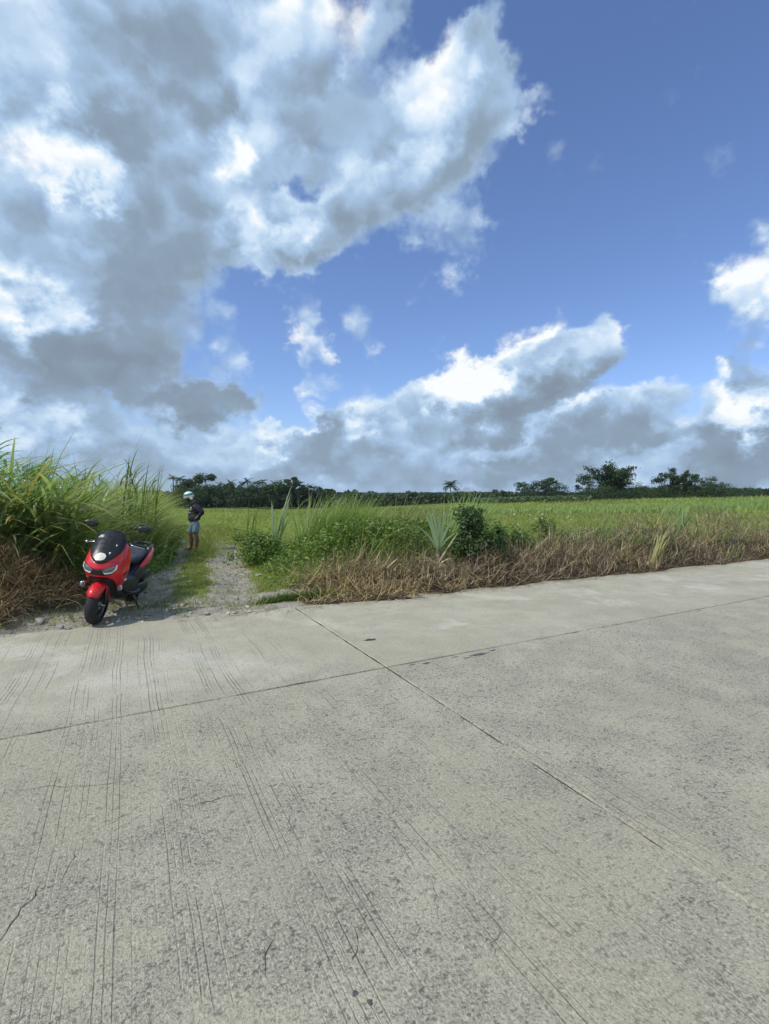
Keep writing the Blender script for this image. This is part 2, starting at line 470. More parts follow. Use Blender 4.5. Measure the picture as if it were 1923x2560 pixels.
def concrete():
    m, k, b, out = new_mat('broomed_concrete')
    p = k.v('SUBTRACT', k.n('ShaderNodeNewGeometry').outputs['Position'], tuple(RO))
    r = k.v('DOT_PRODUCT', p, tuple(RD)); t = k.v('DOT_PRODUCT', p, tuple(RN))
    rtv = k.xyz(r, t, 0.0)
    big = k.noise(rtv, .55, 4, .6).outputs['Fac']
    med = k.noise(rtv, 3.0, 5, .62).outputs['Fac']
    coarse = k.noise(rtv, 24, 4, .7).outputs['Fac']
    grit = k.noise(rtv, 56, 4, .75).outputs['Fac']
    sand = k.noise(rtv, 105, 3, .75).outputs['Fac']
    vo = k.n('ShaderNodeTexVoronoi', voronoi_dimensions='2D', feature='F1'); k.put(vo.inputs['Vector'], rtv); vo.inputs['Scale'].default_value = 58
    sel = k.sep(vo.outputs['Color'])
    stone = k.m('MULTIPLY', k.m('GREATER_THAN', sel[0], .80), k.mr(vo.outputs['Distance'], .2, .45, 1, 0))
    dstone = k.m('MULTIPLY', k.m('GREATER_THAN', sel[1], .82), k.mr(vo.outputs['Distance'], .2, .45, 1, 0))
    # worn = cement skin gone, aggregate showing (wheel tracks, near lane)
    worn = k.mr(k.m('ADD', big, k.m('MULTIPLY', k.m('SUBTRACT', med, .5), .9)), .38, .60)
    near = k.mr(t, -.35, .5, 1.0, .30)
    worn = k.m('MULTIPLY', near, k.m('ADD', .58, k.m('MULTIPLY', worn, .42)))
    c = k.mix(k.mr(big, .35, .65), (.315, .297, .238), (.375, .358, .298))
    c = k.mix(k.mr(med, .42, .62, 0, .5), c, (.275, .265, .228))
    pale = k.m('MULTIPLY', k.mr(t, .2, .8), k.mr(k.noise(rtv, .8, 5, .65, dist=.4).outputs['Fac'], .50, .64, 0, .6))
    c = k.mix(pale, c, (.47, .46, .42))
    c = k.mix(k.mr(k.noise(rtv, 1.7, 5, .7).outputs['Fac'], .52, .68, 0, .26), c, (.20, .193, .168))
    band = k.m('MULTIPLY', k.mr(k.m('ABSOLUTE', k.m('ADD', t, 1.75)), .25, .75, 1, 0), k.mr(k.noise(rtv, .9, 4, .6).outputs['Fac'], .40, .62))
    c = k.mix(k.m('MULTIPLY', band, .30), c, (.20, .192, .168))
    c = k.mix(k.m('MULTIPLY', k.mr(r, 1.5, 4.5), k.mr(k.noise(rtv, .45, 5, .7).outputs['Fac'], .44, .60, 0, .28)), c, (.21, .205, .18))
    # pits, loose grains, exposed aggregate
    pit = k.mr(k.m('ADD', k.m('MULTIPLY', coarse, .5), k.m('MULTIPLY', grit, .5)), .475, .415)
    c = k.mix(k.m('MULTIPLY', pit, k.m('ADD', .16, k.m('MULTIPLY', worn, .76))), c, (.10, .096, .085))
    c = k.mix(k.m('MULTIPLY', k.mr(grit, .54, .66, 0, .75), worn), c, (.50, .475, .40))
    c = k.mix(k.m('MULTIPLY', k.mr(sand, .47, .36, 0, .75), k.m('ADD', worn, .12)), c, (.13, .124, .106))
    c = k.mix(k.m('MULTIPLY', k.mr(sand, .55, .66, 0, .6), k.m('ADD', worn, .1)), c, (.54, .52, .45))
    c = k.mix(k.m('MULTIPLY', stone, k.m('MULTIPLY', worn, .5)), c, (.46, .41, .32))
    c = k.mix(k.m('MULTIPLY', dstone, k.m('MULTIPLY', worn, .6)), c, (.14, .135, .12))
    # tined grooves across the lane: wandering, in bunches, worn away in places
    wob = k.m('MULTIPLY', k.m('SUBTRACT', k.noise(rtv, .7, 2, .5).outputs['Fac'], .5), k.mr(t, -.5, .6, .06, .11))
    wob2 = k.m('MULTIPLY', k.m('SUBTRACT', k.noise(rtv, 9, 3, .6).outputs['Fac'], .5), .007)
    rw = k.m('ADD', r, k.m('ADD', wob, wob2))
    comb = k.mr(k.m('SINE', k.m('MULTIPLY', rw, 2 * math.pi / .027)), .62, .96)
    each = k.mr(k.noise(rw, 30, 1, .5, dim='1D').outputs['Fac'], .40, .56)
    bunch = k.mr(k.m('ADD', k.noise(rw, 2.6, 2, .5, dim='1D').outputs['Fac'], k.mr(r, -2.2, .8, .05, -.03)), .46, .60)
    rub = k.mr(k.noise(k.xyz(k.m('MULTIPLY', r, 3.0), k.m('MULTIPLY', t, 1.5), 3.0), 1.0, 5, .68).outputs['Fac'], .38, .60)
    bite = k.mr(grit, .40, .58, .35, 1.0)
    lft = k.m('MAXIMUM', k.mr(r, -.4, 1.2, 1.0, .20), k.m('MULTIPLY', k.mr(t, -.2, -.9), k.mr(r, .8, 3.6, .9, .2)))
    groove = k.m('MULTIPLY', k.m('MULTIPLY', k.m('MULTIPLY', comb, each), k.m('MAXIMUM', bunch, .10)), k.m('MULTIPLY', k.m('MULTIPLY', rub, bite), lft))
    c = k.mix(k.m('MULTIPLY', groove, .50), c, (.12, .114, .098))
    c = k.mix(1.0, c, (1.18, 1.17, 1.06), 'MULTIPLY')
    k.put(b.inputs['Base Color'], c)
    b.inputs['Roughness'].default_value = .9
    b.inputs['Specular IOR Level'].default_value = .2
    hgt = k.m('SUBTRACT', k.m('ADD', k.m('MULTIPLY', sand, .6), k.m('MULTIPLY', k.m('MULTIPLY', grit, worn), 1.8)), k.m('MULTIPLY', groove, 1.0))
    hgt = k.m('ADD', hgt, k.m('MULTIPLY', coarse, .8))
    bp = k.n('ShaderNodeBump'); bp.inputs['Strength'].default_value = .9; bp.inputs['Distance'].default_value = .010
    k.put(bp.inputs['Height'], hgt)
    k.put(b.inputs['Normal'], bp.outputs[0])
    return m

def build_road():
    M_CON = concrete()
    road = empty('road', (0, 0, 0))
    tag(road, 'weathered concrete road running past the field', kind='structure')
    fill = simple('joint_filler', (.05, .046, .04), .95, spec=.1, var=.35, scale=30, bump=.5)
    rj = [0.0]
    q = G(1722, 1427); r2 = float(rt(q.x, q.y)[0])
    cuts = [-48, -40, -32, -24, -16, -8, 0, r2, r2 * 2, r2 * 3, r2 * 4, r2 * 5, r2 * 6, r2 * 7.5, r2 * 9]
    rng = np.random.default_rng(5)
    def edge(p, q, amp):
        n = max(2, int((q - p).length / .07)) if max(abs(p.x), abs(p.y), abs(q.x), abs(q.y)) < 22 else 3
        pts = []
        L = (q - p); nn = Vector((-L.y, L.x, 0)).normalized()
        for i in range(n):
            f = i / n
            a = amp * (1 if 0 < i else 0)
            wv = (vnoise(np.array([p.x + L.x * f]), np.array([p.y + L.y * f]), 9, 3)[0] - .5) * 2
            pts.append(p + L * f + nn * (wv * a + rng.normal() * a * .35))
        return pts
    g = .0095
    for lane, (t0, t1) in enumerate(((0.0, LANE_FAR), (LANE_NEAR, 0.0))):
        for a, b2 in zip(cuts[:-1], cuts[1:]):
            ga = .022 if a > 1 else g; gb = .022 if b2 > 1 else g
            na = ga if t0 >= 0 else .0015; nb = gb if t0 >= 0 else .0015      # the near end of the joint is silted up
            q0 = [from_rt(a + na, t0 + g), from_rt(b2 - nb, t0 + g), from_rt(b2 - gb, t1 - g), from_rt(a + ga, t1 - g)]
            loop = []
            for i in range(4): loop += edge(q0[i], q0[(i + 1) % 4], .0045)
            cxy = sum(loop, Vector()) / len(loop)
            n = len(loop)
            V = []
            for dz, ins in ((-.006, 0.0), (0.0, .006), (-.15, 0.0)):
                for p in loop:
                    d = (cxy - p); d.z = 0
                    q = p + d.normalized() * ins
                    V.append((q.x, q.y, dz))
            Fs = [tuple(range(n, 2 * n))]
            for i in range(n):
                j = (i + 1) % n
                Fs.append((i, j, n + j, n + i)); Fs.append((2 * n + i, 2 * n + j, j, i))
            link('slab', pymesh('slab', V, Fs), M_CON, road)
    # dirt packed in the joints
    def strip(p, q, w, name='joint_filler'):
        L = (q - p); nn = Vector((-L.y, L.x, 0)).normalized() * w
        V = [p - nn, q - nn, q + nn, p + nn]
        V = [(v.x, v.y, z) for z in (-.010, -.09) for v in V]
        link(name, pymesh(name, V, [(0, 1, 2, 3), (0, 4, 5, 1), (3, 2, 6, 7)]), fill, road)
    strip(from_rt(-48, 0), from_rt(70, 0), .0145)
    for c in cuts[1:-1]:
        w = .028 if c > 1 else .0135
        strip(from_rt(c, .016), from_rt(c, LANE_FAR), w); strip(from_rt(c, LANE_NEAR), from_rt(c, -.016), w)
    # tar blots beside the joint, cracks
    tar = simple('tar', (.075, .075, .076), .6, spec=.4, var=.3, scale=40, bump=.4)
    def blot(px, py, rx, ry, seed):
        rg = np.random.default_rng(seed); c = G(px, py); n = 22
        V = [(c.x, c.y, .0035)]
        for i in range(n):
            a = i / n * 2 * math.pi; f = .55 + .6 * rg.random()
            p = c + RD * (math.cos(a) * rx * f) + RN * (math.sin(a) * ry * f)
            V.append((p.x, p.y, .0012))
        link('tar_patch', pymesh('tar_patch', V, [(0, 1 + i, 1 + (i + 1) % n) for i in range(n)]), tar, road)
    for i, a in enumerate(((1200, 1636, .13, .028), (1168, 1645, .05, .012), (1232, 1626, .06, .016), (1066, 1658, .05, .02), (1030, 1662, .04, .012), (1140, 1642, .05, .01), (888, 2484, .012, .010), (925, 2506, .010, .011), (1745, 1528, .08, .01))):
        blot(*a, seed=i)
    hole = simple('pothole_dirt', (.06, .056, .05), .95, spec=.1, var=.3)
    blc = G(925, 1600)
    blot2 = (925, 1601, .10, .045, 40)
    rg = np.random.default_rng(40); n = 20; V = [(blc.x, blc.y, .003)]
    for i in range(n):
        a = i / n * 2 * math.pi; f = .5 + .5 * rg.random()
        p = blc + RD * (math.cos(a) * .09 * f) + RN * (math.sin(a) * .05 * f); V.append((p.x, p.y, .001))
    link('chipped_hole', pymesh('chipped_hole', V, [(0, 1 + i, 1 + (i + 1) % n) for i in range(n)]), hole, road)
    def crack(pts, w, seed):
        rg = np.random.default_rng(seed)
        P = [G(*p) for p in pts]; Q = []
        for a, b3 in zip(P[:-1], P[1:]):
            n = max(2, int((b3 - a).length / .025))
            L = b3 - a; nn = Vector((-L.y, L.x, 0)).normalized()
            for i in range(n): Q.append(a + L * (i / n) + nn * rg.normal() * .007)
        Q.append(P[-1])
        V, Fs = [], []
        for i, p in enumerate(Q):
            d = Q[min(i + 1, len(Q) - 1)] - Q[max(i - 1, 0)]; nn = Vector((-d.y, d.x, 0)).normalized()
            ww = w * .75 * (.25 + rg.random()) * math.sin(math.pi * (i + .4) / (len(Q) + .2)) ** .5
            V += [tuple(p + nn * ww + Vector((0, 0, .0012))), tuple(p - nn * ww + Vector((0, 0, .0012)))]
            if i: Fs.append((2 * i - 2, 2 * i - 1, 2 * i + 1, 2 * i))
        link('crack', pymesh('crack', V, Fs), fill, road)
    for i, (p, w) in enumerate((
        ([(32, 1980), (110, 1968), (170, 1966), (240, 1962), (330, 1954)], .0022), ([(240, 2078), (310, 2040), (380, 2000)], .0013),
        ([(440, 2010), (500, 2012), (545, 1998), (585, 1984)], .0028), ([(200, 2118), (180, 2155), (155, 2200)], .0026), ([(100, 2215), (60, 2270), (30, 2310), (0, 2352)], .003),
        ([(530, 1872), (560, 1885), (600, 1920), (625, 1950)], .0016), ([(908, 2290), (890, 2360), (880, 2400)], .0022), ([(690, 2330), (668, 2385), (664, 2440)], .0022),
        ([(1085, 2195), (1095, 2240), (1098, 2300)], .002), ([(1255, 2330), (1235, 2360), (1236, 2390)], .0016), ([(985, 2090), (1010, 2120), (1032, 2165)], .0018),
        ([(1750, 1985), (1790, 1982), (1830, 1978)], .0016), ([(715, 2000), (730, 2030), (722, 2070)], .0018), ([(560, 1760), (590, 1775), (640, 1790)], .001))):
        crack(p, w, i)
build_road()

# ------------------------------------------------------------------ plant mesh generators
def blades(base, h, az, lean, curl, w, col, segs=4, prof=.7, twist=None, basew=1.0):
    """ribbon blades: angle from vertical goes lean -> lean+curl along the length"""
    N = len(base)
    h, az, lean, curl, w = (np.broadcast_to(np.asarray(q, float), (N,)) for q in (h, az, lean, curl, w))
    col = np.broadcast_to(np.asarray(col, float), (N, 3))
    t = np.linspace(0, 1, segs + 1)
    tm = (t[1:] + t[:-1]) / 2
    th = lean[:, None] + curl[:, None] * tm[None, :]
    ds = (h / segs)[:, None]
    H = np.concatenate([np.zeros((N, 1)), np.cumsum(np.sin(th) * ds, 1)], 1)
    Z = np.concatenate([np.zeros((N, 1)), np.cumsum(np.cos(th) * ds, 1)], 1)
    ca, sa = np.cos(az)[:, None], np.sin(az)[:, None]
    P = np.stack([base[:, 0:1] + H * ca, base[:, 1:2] + H * sa, base[:, 2:3] + Z], 2)       # N,S+1,3
    tw = RNG.uniform(-.9, .9, N) if twist is None else np.broadcast_to(np.asarray(twist, float), (N,))
    sx, sy = -np.sin(az + tw), np.cos(az + tw)
    side = np.stack([sx, sy, np.sin(tw) * .25], 1)[:, None, :]
    wp = (np.minimum(1, basew + (1 - basew) * t * 3) * (1 - t) ** prof)[None, :, None] * (w / 2)[:, None, None]
    L = P[:, :-1] + side * wp[:, :-1]; Rr = P[:, :-1] - side * wp[:, :-1]
    V = np.concatenate([np.stack([L, Rr], 2).reshape(N, 2 * segs, 3), P[:, -1:]], 1)
    nv = 2 * segs + 1
    T = []
    for i in range(segs - 1):
        T += [(2 * i, 2 * i + 1, 2 * i + 3), (2 * i, 2 * i + 3, 2 * i + 2)]
    T.append((2 * segs - 2, 2 * segs - 1, 2 * segs))
    T = (np.array(T)[None] + (np.arange(N) * nv)[:, None, None]).reshape(-1, 3)
    C = np.repeat(col[:, None, :], nv, 1)
    return V.reshape(-1, 3), T, C.reshape(-1, 3)

def leaves(cen, nrm, axis, ln, wd, col):
    """folded leaf: base, two sides, tip"""
    N = len(cen)
    nrm = nrm / np.linalg.norm(nrm, axis=1, keepdims=True)
    axis = axis - (axis * nrm).sum(1, keepdims=True) * nrm
    axis = axis / (np.linalg.norm(axis, axis=1, keepdims=True) + 1e-9)
    sd = np.cross(nrm, axis)
    ln = np.broadcast_to(np.asarray(ln, float), (N,))[:, None]; wd = np.broadcast_to(np.asarray(wd, float), (N,))[:, None]
    b = cen - axis * ln * .5; tip = cen + axis * ln * .5 - nrm * ln * .12
    l = cen + sd * wd * .5 + nrm * wd * .14 - axis * ln * .06; r = cen - sd * wd * .5 + nrm * wd * .14 - axis * ln * .06
    V = np.stack([b, l, tip, r], 1).reshape(-1, 3)
    T = (np.array([(0, 2, 1), (0, 3, 2)])[None] + (np.arange(N) * 4)[:, None, None]).reshape(-1, 3)
    C = np.repeat(np.broadcast_to(np.asarray(col, float), (N, 3))[:, None, :], 4, 1).reshape(-1, 3)
    return V, T, C

def join(parts):
    Vs, Ts, Cs, o = [], [], [], 0
    for V, T, C in parts:
        Vs.append(V); Ts.append(T + o); Cs.append(C); o += len(V)
    return np.concatenate(Vs), np.concatenate(Ts), np.concatenate(Cs)

def rndcol(n, a, b, jitter=.12, rng=RNG):
    f = rng.random((n, 1)); a = np.array(a); b = np.array(b)
    return (a * (1 - f) + b * f) * (1 + rng.normal(0, jitter, (n, 1))).clip(.5, 1.6)

def on_ground(x, y, dz=0.0):
    return np.stack([x, y, terr(x, y) + dz], 1)

def scatter(n, x0, x1, y0, y1, dens, rng=RNG):
    x = rng.uniform(x0, x1, n); y = rng.uniform(y0, y1, n)
    keep = rng.random(n) < dens(x, y)
    return x[keep], y[keep]

def rdir(n, up=.3, rng=RNG):
    v = rng.normal(size=(n, 3)); v /= np.linalg.norm(v, axis=1, keepdims=True)
    v[:, 2] = np.abs(v[:, 2]) + up
    return v

WIND = 0.25                       # the breeze bends everything towards +X and a little away

def stuff(name, parts, mat, label):
    V, T, C = join(parts)
    return tag(link(name, arrays_mesh(name, V, T, C), mat), label, kind='stuff')

def waz(n, spread=1.1, rng=RNG):  # blade heading, biased down-wind
    return WIND + rng.normal(0, spread, n)

# ------------------------------------------------------------------ left bank: tall cane grass
def cane_stand():
    rng = np.random.default_rng(11)
    def dens(x, y):
        pd = pdist(x, y)
        front = 6.75 + .22 * (x + 5.0) + (fbm(x, y, 1.2, 44) - .5) * .8
        return ss(1.75 - .45 * ss(8.5, 10.5, y), 2.4 - .4 * ss(8.5, 10.5, y), -pd) * (y > front) * (y < front + 6.5 + 5 * (x > -7)) * .9
    x, y = scatter(1350, -13.5, -4.2, 5.6, 19, dens, rng)
    n = len(x)
    base = on_ground(x, y, -.03)
    pd = -pdist(x, y)
    H = (.95 + .92 * ss(1.5, 3.3, pd) - .1 * ss(9, 14, y)) * rng.uniform(.72, 1.12, n)
    parts = []
    lean = rng.normal(.08, .10, n); az = waz(n, .9, rng)
    parts.append(blades(base, H, az, lean, .18, rng.uniform(.018, .03, n), rndcol(n, (.12, .17, .04), (.19, .20, .07), rng=rng), 3, .25))
    K = 11
    i = np.repeat(np.arange(n), K); m = len(i)
    f = rng.uniform(.08, 1.0, m) ** .8
    hh = H[i] * f
    cb = base[i].copy()
    off = np.sin(lean[i] + .09 * f) * hh
    cb[:, 0] += np.cos(az[i]) * off; cb[:, 1] += np.sin(az[i]) * off; cb[:, 2] += hh * np.cos(lean[i])
    L = rng.uniform(.55, 1.15, m) * (.72 + .28 * f) * (1 - .3 * (f > .9))
    laz = waz(m, 1.15, rng)
    c1 = rndcol(m, (.12, .22, .07), (.32, .44, .22), .2, rng)
    yel = rng.random(m) < (.02 + .08 * (f < .3))
    c1[yel] = rndcol(int(yel.sum()), (.28, .25, .06), (.36, .30, .12), rng=rng)
    parts.append(blades(cb, L, laz, rng.uniform(.15, .85, m), rng.uniform(.9, 2.2, m), rng.uniform(.032, .070, m), c1, 6, .55, basew=.45))
    # long old leaves arching out of the front of the stand, low over the dead mound
    m = 760
    x2 = rng.uniform(-8.5, -4.7, m); y2 = 6.75 + .22 * (x2 + 5) + rng.uniform(-.1, .9, m)
    b2 = on_ground(x2, y2, 0); b2[:, 2] += rng.uniform(.1, 1.05, m)
    c2 = rndcol(m, (.18, .26, .09), (.33, .40, .19), rng=rng)
    yy = rng.random(m) < .22; c2[yy] = rndcol(int(yy.sum()), (.33, .28, .10), (.42, .33, .16), rng=rng)
    parts.append(blades(b2, rng.uniform(.8, 1.7, m), rng.normal(-.35, .55, m), rng.uniform(.45, 1.1, m), rng.uniform(.5, 1.2, m), rng.uniform(.035, .07, m), c2, 7, .5, twist=rng.uniform(-.4, .4, m)))
    stuff('cane_grass', parts, M_CANE, 'tall pale green cane grass with arching leaves left of the scooter')
cane_stand()

# upright dark spear shoots standing above the bank
def spear_clump(px, top, Y, n, seed, label, hmin=.7):
    rng = np.random.default_rng(seed)
    c = AT(px, 1300, Y)
    root = empty('cane_clump', (c.x, c.y, tz(c.x, c.y)))
    tag(root, label, 'cane clump', 'cane clumps above the left bank')
    z0 = tz(c.x, c.y); Ht = AT(px, top, Y).z - z0
    a = rng.uniform(0, 6.28, n); rr = rng.uniform(0, .28, n)
    base = np.stack([np.cos(a) * rr, np.sin(a) * rr * .6, np.zeros(n)], 1)
    V, T, C = blades(base, Ht * rng.uniform(hmin, 1.05, n), WIND + rng.normal(0, 1.4, n), rng.uniform(0, .12, n), rng.uniform(.02, .35, n), rng.uniform(.025, .042, n), rndcol(n, (.09, .14, .04), (.16, .21, .06), rng=rng), 5, .45)
    link('spear_leaves', arrays_mesh('spear_leaves', V, T, C), M_CANE, root)
    m = n * 3
    b2 = base[rng.integers(0, n, m)] + np.stack([np.zeros(m), np.zeros(m), rng.uniform(.4, .75, m) * Ht], 1)
    V, T, C = blades(b2, rng.uniform(.4, .8, m), waz(m, 1.0, rng), rng.uniform(.1, .5, m), rng.uniform(.6, 1.5, m), rng.uniform(.018, .032, m), rndcol(m, (.13, .19, .05), (.23, .28, .09), rng=rng), 5, .5)
    link('arching_leaves', arrays_mesh('arching_leaves', V, T, C), M_CANE, root)
spear_clump(318, 1112, 10.2, 12, 21, 'cane clump with dark upright spear leaves, tallest above the left bank')
spear_clump(372, 1146, 11.6, 10, 22, 'bushy cane clump with arching leaf tips nearest the rider on the left bank', .6)
spear_clump(205, 1122, 9.4, 8, 23, 'cane clump with a few straight leaves, middle of the left bank top', .6)

# ------------------------------------------------------------------ left bank: soft feathery grass and creepers along the track
def crowd(y): return .36 * ss(8.5, 10.5, y) * (1 - 1.1 * ss(11.8, 13.6, y))

def left_fringe():
    rng = np.random.default_rng(12)
    def dens(x, y):
        pd = -pdist(x, y) + crowd(y); r, t, e, _ = masks(x, y)
        return ss(.95, 1.4, pd) * (1 - ss(3.0, 4.4, pd)) * ss(1.0, 1.6, e) * (y > 7.2) * np.clip(11 / y, .3, 1)
    x, y = scatter(85000, -13, -3.2, 7, 24, dens, rng)
    n = len(x); pd = -pdist(x, y) + crowd(y)
    base = on_ground(x, y, -.02)
    H = (.30 + 1.55 * ss(1.0, 2.3, pd)) * rng.uniform(.5, 1.1, n) * (.55 + .85 * ss(.25, .75, fbm(x, y, 1.7, 52, 2)))
    c = rndcol(n, (.24, .29, .07), (.46, .47, .20), .24, rng)
    gr = rng.random(n) < .4; c[gr] = rndcol(int(gr.sum()), (.16, .25, .05), (.26, .34, .09), rng=rng)
    tone = ss(.3, .7, fbm(x, y, 2.3, 53, 2))[:, None]; c = c * (.62 + .72 * tone)
    p = [blades(base, H, waz(n, .8, rng), rng.uniform(.15, .7, n), rng.uniform(.5, 1.6, n), rng.uniform(.009, .024, n) * np.clip(y / 10, 1, 2), c, 4, .6)]
    # broader cane leaves and straw seed stems standing out of it
    k = rng.random(n) < .06; m = int(k.sum())
    b3 = base[k].copy(); b3[:, 2] += H[k] * rng.uniform(.1, .6, m)
    p.append(blades(b3, rng.uniform(.5, 1.0, m), waz(m, 1.3, rng), rng.uniform(.1, .6, m), rng.uniform(.7, 1.8, m), rng.uniform(.022, .045, m), rndcol(m, (.16, .25, .07), (.36, .45, .20), .2, rng), 6, .5, basew=.5))
    k = rng.random(n) < .03; m = int(k.sum())
    p.append(blades(base[k], H[k] * rng.uniform(1.0, 1.3, m), waz(m, .7, rng), rng.uniform(.05, .35, m), rng.uniform(.3, .9, m), rng.uniform(.008, .014, m), rndcol(m, (.42, .36, .18), (.56, .48, .28), .12, rng), 4, .2))
    stuff('feathery_grass', p, M_GRASS, 'soft yellowish green grass bending over the left side of the track')
    # leafy creepers at the foot
    def d2(x, y):
        pd = -pdist(x, y); r, t, e, _ = masks(x, y)
        pd = pd + crowd(y)
        return ss(.9, 1.25, pd) * (1 - ss(2.0, 2.7, pd)) * ss(1.1, 1.7, e) * (y > 7.0)
    x, y = scatter(46000, -9, -3.4, 6.8, 17, d2, rng)
    n = len(x); pd = -pdist(x, y) + crowd(y)
    top = (.12 + .55 * ss(.95, 2.1, pd)) * (.65 + .6 * fbm(x, y, 2.2, 50))
    cen = on_ground(x, y); cen[:, 2] += top * rng.random(n) ** .45
    c = rndcol(n, (.10, .18, .03), (.22, .32, .07), .18, rng)
    stuff('creeper_leaves', [leaves(cen, rdir(n, .5, rng), rng.normal(size=(n, 3)), rng.uniform(.035, .075, n), rng.uniform(.025, .055, n), c)], M_WEED, 'low leafy creepers along the left foot of the bank beside the track')
left_fringe()

# ------------------------------------------------------------------ dead brush
def strands(x, y, top, rng, c, L=(.15, .5), w=(.005, .011), flat=.5):
    n = len(x)
    b = on_ground(x, y, 0); b[:, 2] = np.maximum(b[:, 2], .006) + top * rng.random(n) ** .8
    return blades(b, rng.uniform(L[0], L[1], n), np.where(rng.random(n) < .5, 0, math.pi) + math.atan2(RD.y, RD.x) + rng.normal(0, .75, n), rng.uniform(.1, 1.5, n) * (1 - flat) + flat * rng.uniform(.75, 1.75, n), rng.normal(.3, 1.3, n), rng.uniform(w[0], w[1], n), c, 4, .35)

def dead_brush():
    rng = np.random.default_rng(13)
    def dens(x, y):
        r, t, e, pd = masks(x, y)
        far = np.clip(9 / np.hypot(x, y), .25, 1)
        return ss(1.15, 2.1, pd + (fbm(x, y, 1.5, 60) - .5) * .8) * ss(-.10, .16, e) ** 1.6 * (1 - ss(1.4, 2.3, e + (fbm(x, y, .9, 61) - .5) * 1.0)) * far
    x, y = scatter(360000, -2.2, 24, 6, 24, dens, rng)
    n = len(x); r, t, e, pd = masks(x, y)
    hump = (.04 + (.16 + .2 * ss(4, 9, r)) * ss(.0, .8, e)) * (.02 + 1.9 * ss(.32, .74, fbm(x, y, 1.1, 62, 2))) * (.5 + .5 * ss(1.4, 3.0, pd))
    c = rndcol(n, (.145, .112, .080), (.43, .345, .24), .26, rng)
    straw = rng.random(n) < np.clip(.85 * (1 - ss(2.4, 5.4, pd + e * 1.8)) + .10 + .10 * (vnoise(x, y, .6, 66) > .62), 0, 1)
    c[straw] = rndcol(int(straw.sum()), (.40, .30, .14), (.60, .47, .25), .15, rng)
    dk = rng.random(n) < .35; c[dk] *= .40
    px = np.clip(np.hypot(x, y) / 8, 1, 2.4)
    p = [strands(x, y, hump, rng, c, (.16, .55), (.006, .012), flat=.85)]
    # stiff upright dead stems poking out of the top
    k = rng.random(n) < .012
    b = on_ground(x[k], y[k], 0); b[:, 2] += hump[k] * .5
    m = len(b)
    p.append(blades(b, rng.uniform(.15, .5, m), rng.uniform(0, 6.28, m), rng.uniform(.1, 1.1, m), rng.normal(0, .7, m), rng.uniform(.005, .010, m), rndcol(m, (.20, .13, .07), (.40, .29, .16), rng=rng), 3, .4))
    # litter lying loose on the slab edge
    m = 1700
    rr = rng.uniform(-1.5, 20, m); b = np.array([tuple(from_rt(a_, float(tedge(a_)) - abs(rng.normal(0, .16)) + .05)) for a_ in rr]); b[:, 2] = .006
    p.append(blades(b, rng.uniform(.04, .16, m), rng.uniform(0, 6.28, m), 1.52, rng.normal(0, .08, m), rng.uniform(.004, .008, m), rndcol(m, (.16, .12, .08), (.42, .33, .22), rng=rng), 3, .3))
    stuff('dead_brush', p, M_DEAD, 'tangled dead brown brush along the edge of the road')
    # the heap of dry grass left of the scooter
    def d2(x, y):
        r, t, e, pd = masks(x, y)
        return ss(.06, .25, e) * np.exp(-((x + 5.35) / 1.08) ** 4 - ((y - 6.15) / .85) ** 4) * (x < -3.95 - .35 * (y < 5.9) )
    x, y = scatter(46000, -7, -3.7, 4.8, 7.3, d2, rng)
    n = len(x)
    c = rndcol(n, (.23, .175, .11), (.56, .44, .28), .22, rng)
    dk = rng.random(n) < .35; c[dk] *= .42
    hump = .05 + .26 * np.exp(-((x + 5.3) / 1.1) ** 2 - ((y - 6.2) / .6) ** 2)
    b = on_ground(x, y, 0); b[:, 2] += hump * rng.random(n) ** .6
    p = [blades(b, rng.uniform(.16, .5, n), -.9 + rng.normal(0, .9, n), rng.uniform(.5, 1.4, n), rng.uniform(-.1, 1.0, n), rng.uniform(.006, .012, n), c, 4, .4)]
    stuff('dry_grass_heap', p, M_DEAD, 'heap of dry reddish brown cut grass left of the scooter')
dead_brush()

# ------------------------------------------------------------------ middle bank: leafy weeds and grass between track and field
def weedtop(x, y):
    pd = pdist(x, y); r, t, e, _ = masks(x, y)
    return (.14 + .80 * ss(.9, 2.8, pd) * (1 - .72 * ss(2.2, 4.4, x))) * (.32 + .72 * ss(.2, .8, fbm(x, y, .9, 70)))

